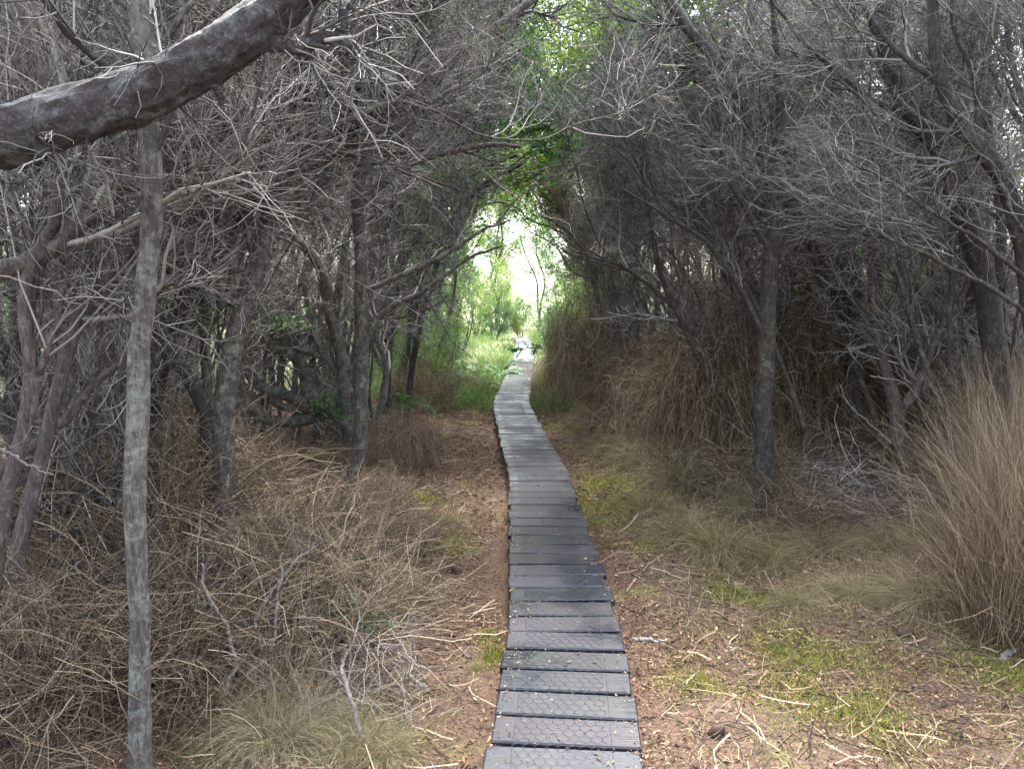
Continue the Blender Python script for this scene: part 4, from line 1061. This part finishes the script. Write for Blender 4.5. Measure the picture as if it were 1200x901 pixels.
for k_, px, py, sc, lab in [('olive', 845, 640, .62, "olive tussock flopping over before the straight trunk"), ('olive', 800, 622, .55, "olive tussock on the boardwalk side of the flopping one"), ('olive', 895, 650, .5, "olive tussock under the straight trunk's foot"), ('olive', 765, 590, .5, "small olive tussock by yellow moss"),
                            ('pale', 760, 540, .75, "pale tussock between moss and dead fern"), ('olive', 730, 525, .8, "yellowish tussock leaning towards the boardwalk"), ('pale', 715, 500, .9, "pale tussock next to the haystack"), ('pale', 660, 470, .8, "pale tussock opposite the boardwalk's bend"), ('pale', 640, 455, .8, "pale tussock just past the bend"),
                            ('pale', 800, 560, .7, "pale tussock under the leaning stem"), ('olive', 930, 700, .3, "tiny olive tussock on open ground"), ('olive', 320, 790, .4, "olive tussock under white dead branches"), ('olive', 410, 850, .35, "green tussock near the lower edge of the view"), ('pale', 330, 850, .4, "pale tussock near the lower edge of the view"),
                            ('pale', 540, 455, .8, "pale tussock on the far green strip"), ('pale', 640, 440, .8, "pale tussock beyond the bend on the straw side"), ('olive', 520, 600, .22, "tiny tussock on the red litter"), ('pale', 880, 590, .5, "dry pale tussock behind the straight trunk's foot"), ('olive', 560, 760, .1, "tiny bright sprig beside the planks")]:
    put(k_, *pg(px, py), sc, lab, G)
for px, py, sc, lab in [(370, 700, .42, "olive tussock inside the brown tangle below the forked tree"), (300, 840, .4, "olive tussock by the forked white dead branch"), (230, 700, .4, "olive tussock between slender and leaning trunks"), (70, 800, .45, "olive tussock on the low mossy bank"), (440, 700, .3, "olive tussock at the litter strip's edge"), (450, 860, .3, "olive tussock close to the lowest planks")]:
    put('olive', *pg(px, py), sc, lab, G)
for k_, px, py, sc, lab in [('pale', 960, 640, (.5, .5, .3), "flattened pale tussock beside the bare grey root"), ('pale', 1040, 640, (.55, .55, .3), "flattened pale tussock before the split tree"), ('olive', 1000, 690, (.5, .5, .3), "flattened olive tussock on open ground before the split tree"), ('pale', 1085, 700, (.5, .5, .35), "flattened pale tussock beside the short straw clump"),
                            ('olive', 930, 590, .45, "olive tussock between straight trunk and bare root"), ('olive', 1100, 640, .45, "olive tussock under the short straw clump"), ('pale', 870, 560, .8, "pale tall tussock draped against the straight trunk"), ('pale', 940, 560, .7, "pale tussock at the rim of the black hollow")]:
    put(k_, *pg(px, py), sc, lab, G)
G = "green ferns"
for px, py, sc, lab, dz in [(475, 520, .75, "bright fern on the brush beside the thin dark trunk", .45), (408, 632, .6, "fern by the forked tree's foot", 0), (560, 452, 1.2, "fern on the far green strip nearest the bend", 0), (530, 462, 1.1, "fern on the far green strip behind the pale tussock", 0),
                            (585, 440, 1.1, "fern touching the planks just past the bend", 0), (560, 435, 1.3, "fern under the green shrub past the bend", 0), (515, 450, 1.3, "fern beside the far dead fern hump", 0), (600, 428, 1.0, "fern by the planks below the green spray", 0), (385, 690, .5, "dull fern in the brown tangle", .1), (420, 655, .4, "dull small fern above the litter strip", .05), (300, 700, .55, "dull fern half buried in brown tangle by the leaning trunk", .16), (215, 700, .5, "green fern on the brown tangle beside the slender tree", .15), (410, 735, .4, "small green fern on the brown tangle near the grey dead branch", .1), (540, 445, 1.1, "fern in the middle of the far green strip", 0)]:
    put('fern', *pg(px, py), sc, lab, G, dz=dz)

# the green spray across the far boardwalk
def spray(name, label, pts, n, size, leaf, seed):
    rng = np.random.default_rng(seed)
    W = catmull([np.array(p) for p in pts], 24); R = np.linspace(.014, .005, 24); o0 = W[0].copy()
    r = thing(name, label, "branch", o0)
    v, q, tr = trunk_tube(W - o0, R, 6, seed); mk("stem", [(v, q, 0, tr)], 'bark_dark', r)
    a1, r1 = spawn(W[None], R[None], 26, rng, (.25, 1), (25, 60), (.2, .5), 6, .15, (0, 0, .2), .1, .5, .002)
    v, q = tubes(a1, r1, 3); mk("twigs", [(v - o0, q, 0)], 'twig_dark', r)
    p, d_ = pts_of_tips(a1, n, rng)
    v, q = leaves(p - o0, d_, size, rng, .3); mk("foliage", [(v, q, 0)], leaf, r)
    return r
spray("leafy_branch", "dark green leafy spray reaching low across the far boardwalk", [(1.5, 19.2, 0), (1.3, 19.2, .35), (.9, 19.2, .48), (.35, 19.2, .42), (.05, 19.2, .36)], 900, .055, 'fern', 81)
spray("leafy_branch", "bright green leafy shoot on the thin pale grey trunk", [at(246, 440, 5.0), at(236, 395, 4.95), at(222, 350, 4.9), at(212, 315, 4.9)], 420, .035, 'leaf_green', 82)
spray("leafy_branch", "small green leafy shoot on the low twisted limb", [at(366, 490, 7.5), at(374, 484, 7.35), at(386, 476, 7.3)], 200, .04, 'leaf_green', 83)
spray("leafy_branch", "small leafy shoot above the twisted limbs", [at(310, 420, 6.5), at(318, 395, 6.4), at(330, 380, 6.4)], 160, .035, 'leaf_green', 84)
def arch_tree(label, pts, n, size, leaf, seed):
    """a slim tree bowed over the boardwalk, leafy along its outer half"""
    rng = np.random.default_rng(seed)
    pts = [np.array(p, float) for p in pts]; pts[0][2] = gh(pts[0][0], pts[0][1]) - .05
    W = catmull(pts, 60); W[3:] += np.cumsum(rng.normal(0, .006, (57, 3)), 0); R = np.linspace(.05, .012, 60); o0 = W[0].copy()
    r = thing("bowed_tree", label, "tree", o0, "leafy trees bowed over the boardwalk")
    v, q, tr = trunk_tube(W - o0, R, 9, seed, .4); mk("trunk", [(v, q, 0, tr)], 'bark_dark', r)
    A0, R0 = W[None, 22::2], R[None, 22::2]
    a1, r1 = spawn(A0, R0, 34, rng, (.1, 1), (25, 70), (.5, 1.2), 8, .15, (0, 0, .15), .08, .5, .004)
    a2, r2 = spawn(a1, r1, 330, rng, (.15, 1), (25, 65), (.2, .5), 6, .18, (0, 0, -.1), .05, .6, .002)
    pc = []
    for C, CR in ((a1, r1), (a2, r2)):
        v, q = tubes(C, CR, 4); pc.append((v - o0, q, 0))
    mk("crown", pc, 'twig_dark', r)
    p, d_ = pts_of_tips(a2, n, rng)
    v, q = leaves(p - o0, d_, size, rng, .3); mk("foliage", [(v, q, 0)], leaf, r)
for lab, pts, leaf, sd in [("leafy tree bowed over the bend from the bough side, lowest crown", [(-1.9, 10.9, 0), (-1.6, 10.9, 2), (-.8, 10.9, 3.3), (.3, 10.9, 3.8), (1.0, 11.0, 3.8)], 'leaf_yellow', 861),
                           ("leafy tree bowed towards the boardwalk from beside the leaning black stem", [(2.2, 9.8, 0), (2.0, 9.8, 2), (1.4, 9.8, 3.4), (.5, 9.9, 4.1), (-.2, 10, 4.3)], 'leaf_green', 862),
                           ("tall leafy tree bowed over the strip just past the bend, bough side", [(-1.9, 13.0, 0), (-1.6, 13.0, 2.4), (-.7, 13.0, 4.2), (.5, 13.0, 5.1), (1.4, 13.0, 5.3)], 'leaf_yellow', 863),
                           ("leafy tree bowed over the strip just past the bend, behind the haystack", [(2.4, 14.6, 0), (2.1, 14.6, 2), (1.5, 14.6, 3.4), (.6, 14.6, 4.0), (-.2, 14.6, 4.0)], 'leaf_yellow', 864),
                           ("leafy tree bowed over halfway from bend to green spray", [(-1.8, 16.5, 0), (-1.5, 16.5, 2.2), (-.8, 16.5, 4.2), (.1, 16.5, 5.6), (.9, 16.5, 6.2)], 'leaf_yellow', 865)]:
    arch_tree(lab, pts, 5200, .05, leaf, sd)
for i in range(4):
    spray("sapling", ["straight thin sapling nearest the haystack of dead fern", "thin sapling second from the haystack", "thin sapling third from the haystack", "thin bent sapling beside the green spray"][i],
          [(1.6 - .2 * i, 17.5 + .6 * i, -.02), (1.55 - .2 * i, 17.5 + .6 * i, 1.0), (1.45 - .2 * i, 17.5 + .6 * i, 2.2)], 220, .05, 'leaf_yellow', 90 + i)["category"] = "sapling"

# dark cones on the litter
rng = np.random.default_rng(9)
cone_p = None
for px, py, s_, lab in [(528, 664, .05, "larger of two dark cones lying together on the litter"), (535, 666, .045, "smaller of two dark cones lying together on the litter"), (508, 672, .03, "small dark cone beside the pair"), (540, 575, .035, "dark cone on the litter near the planks"), (560, 545, .03, "dark cone on red litter before the bend"),
                        (505, 545, .035, "dark cone near the thin trunk"), (840, 858, .04, "dark brown clod on the ground near the lower edge of the view"), (1060, 745, .05, "dark clod on the moss before the straw")]:
    g = gr(px, py, .02)
    if cone_p is None:
        th = np.linspace(0, math.pi, 9); K = 9
        P = np.stack([np.cos(th) * -1.0, np.zeros(9), np.zeros(9)], -1); R = np.sin(th) * .8 + .02
        v, q, tr = trunk_tube(P, R, 12, 3, 0, .22)
        cone_p = mk("pine_cone", [(v, q, 0, tr)], 'cone'); o = cone_p
    else:
        o = cone_p.copy(); COL.objects.link(o)
    o.location = (g[0], g[1], gh(g[0], g[1]) + s_ * .3); o.scale = (s_, s_ * rng.uniform(.7, 1), s_ * .8); o.rotation_euler = (rng.random(), rng.random(), rng.random() * 6)
    tag(o, lab, "cone" if "cone" in lab else "clod", "dark cones and clods")

for i, r in enumerate(kinds):
    if not used[i]:
        for o in list(r.children) + [r]:
            bpy.data.objects.remove(o)
from collections import Counter
bad = [(k, n) for k, n in Counter(o.get("label") for o in bpy.data.objects if o.get("label")).items() if n > 1 or k == "x" or not 4 <= len(k.split()) <= 16]
print("LABELS", bad)
for k, o in protos.items():
    if o.get("_free"):
        print("UNUSED", k)
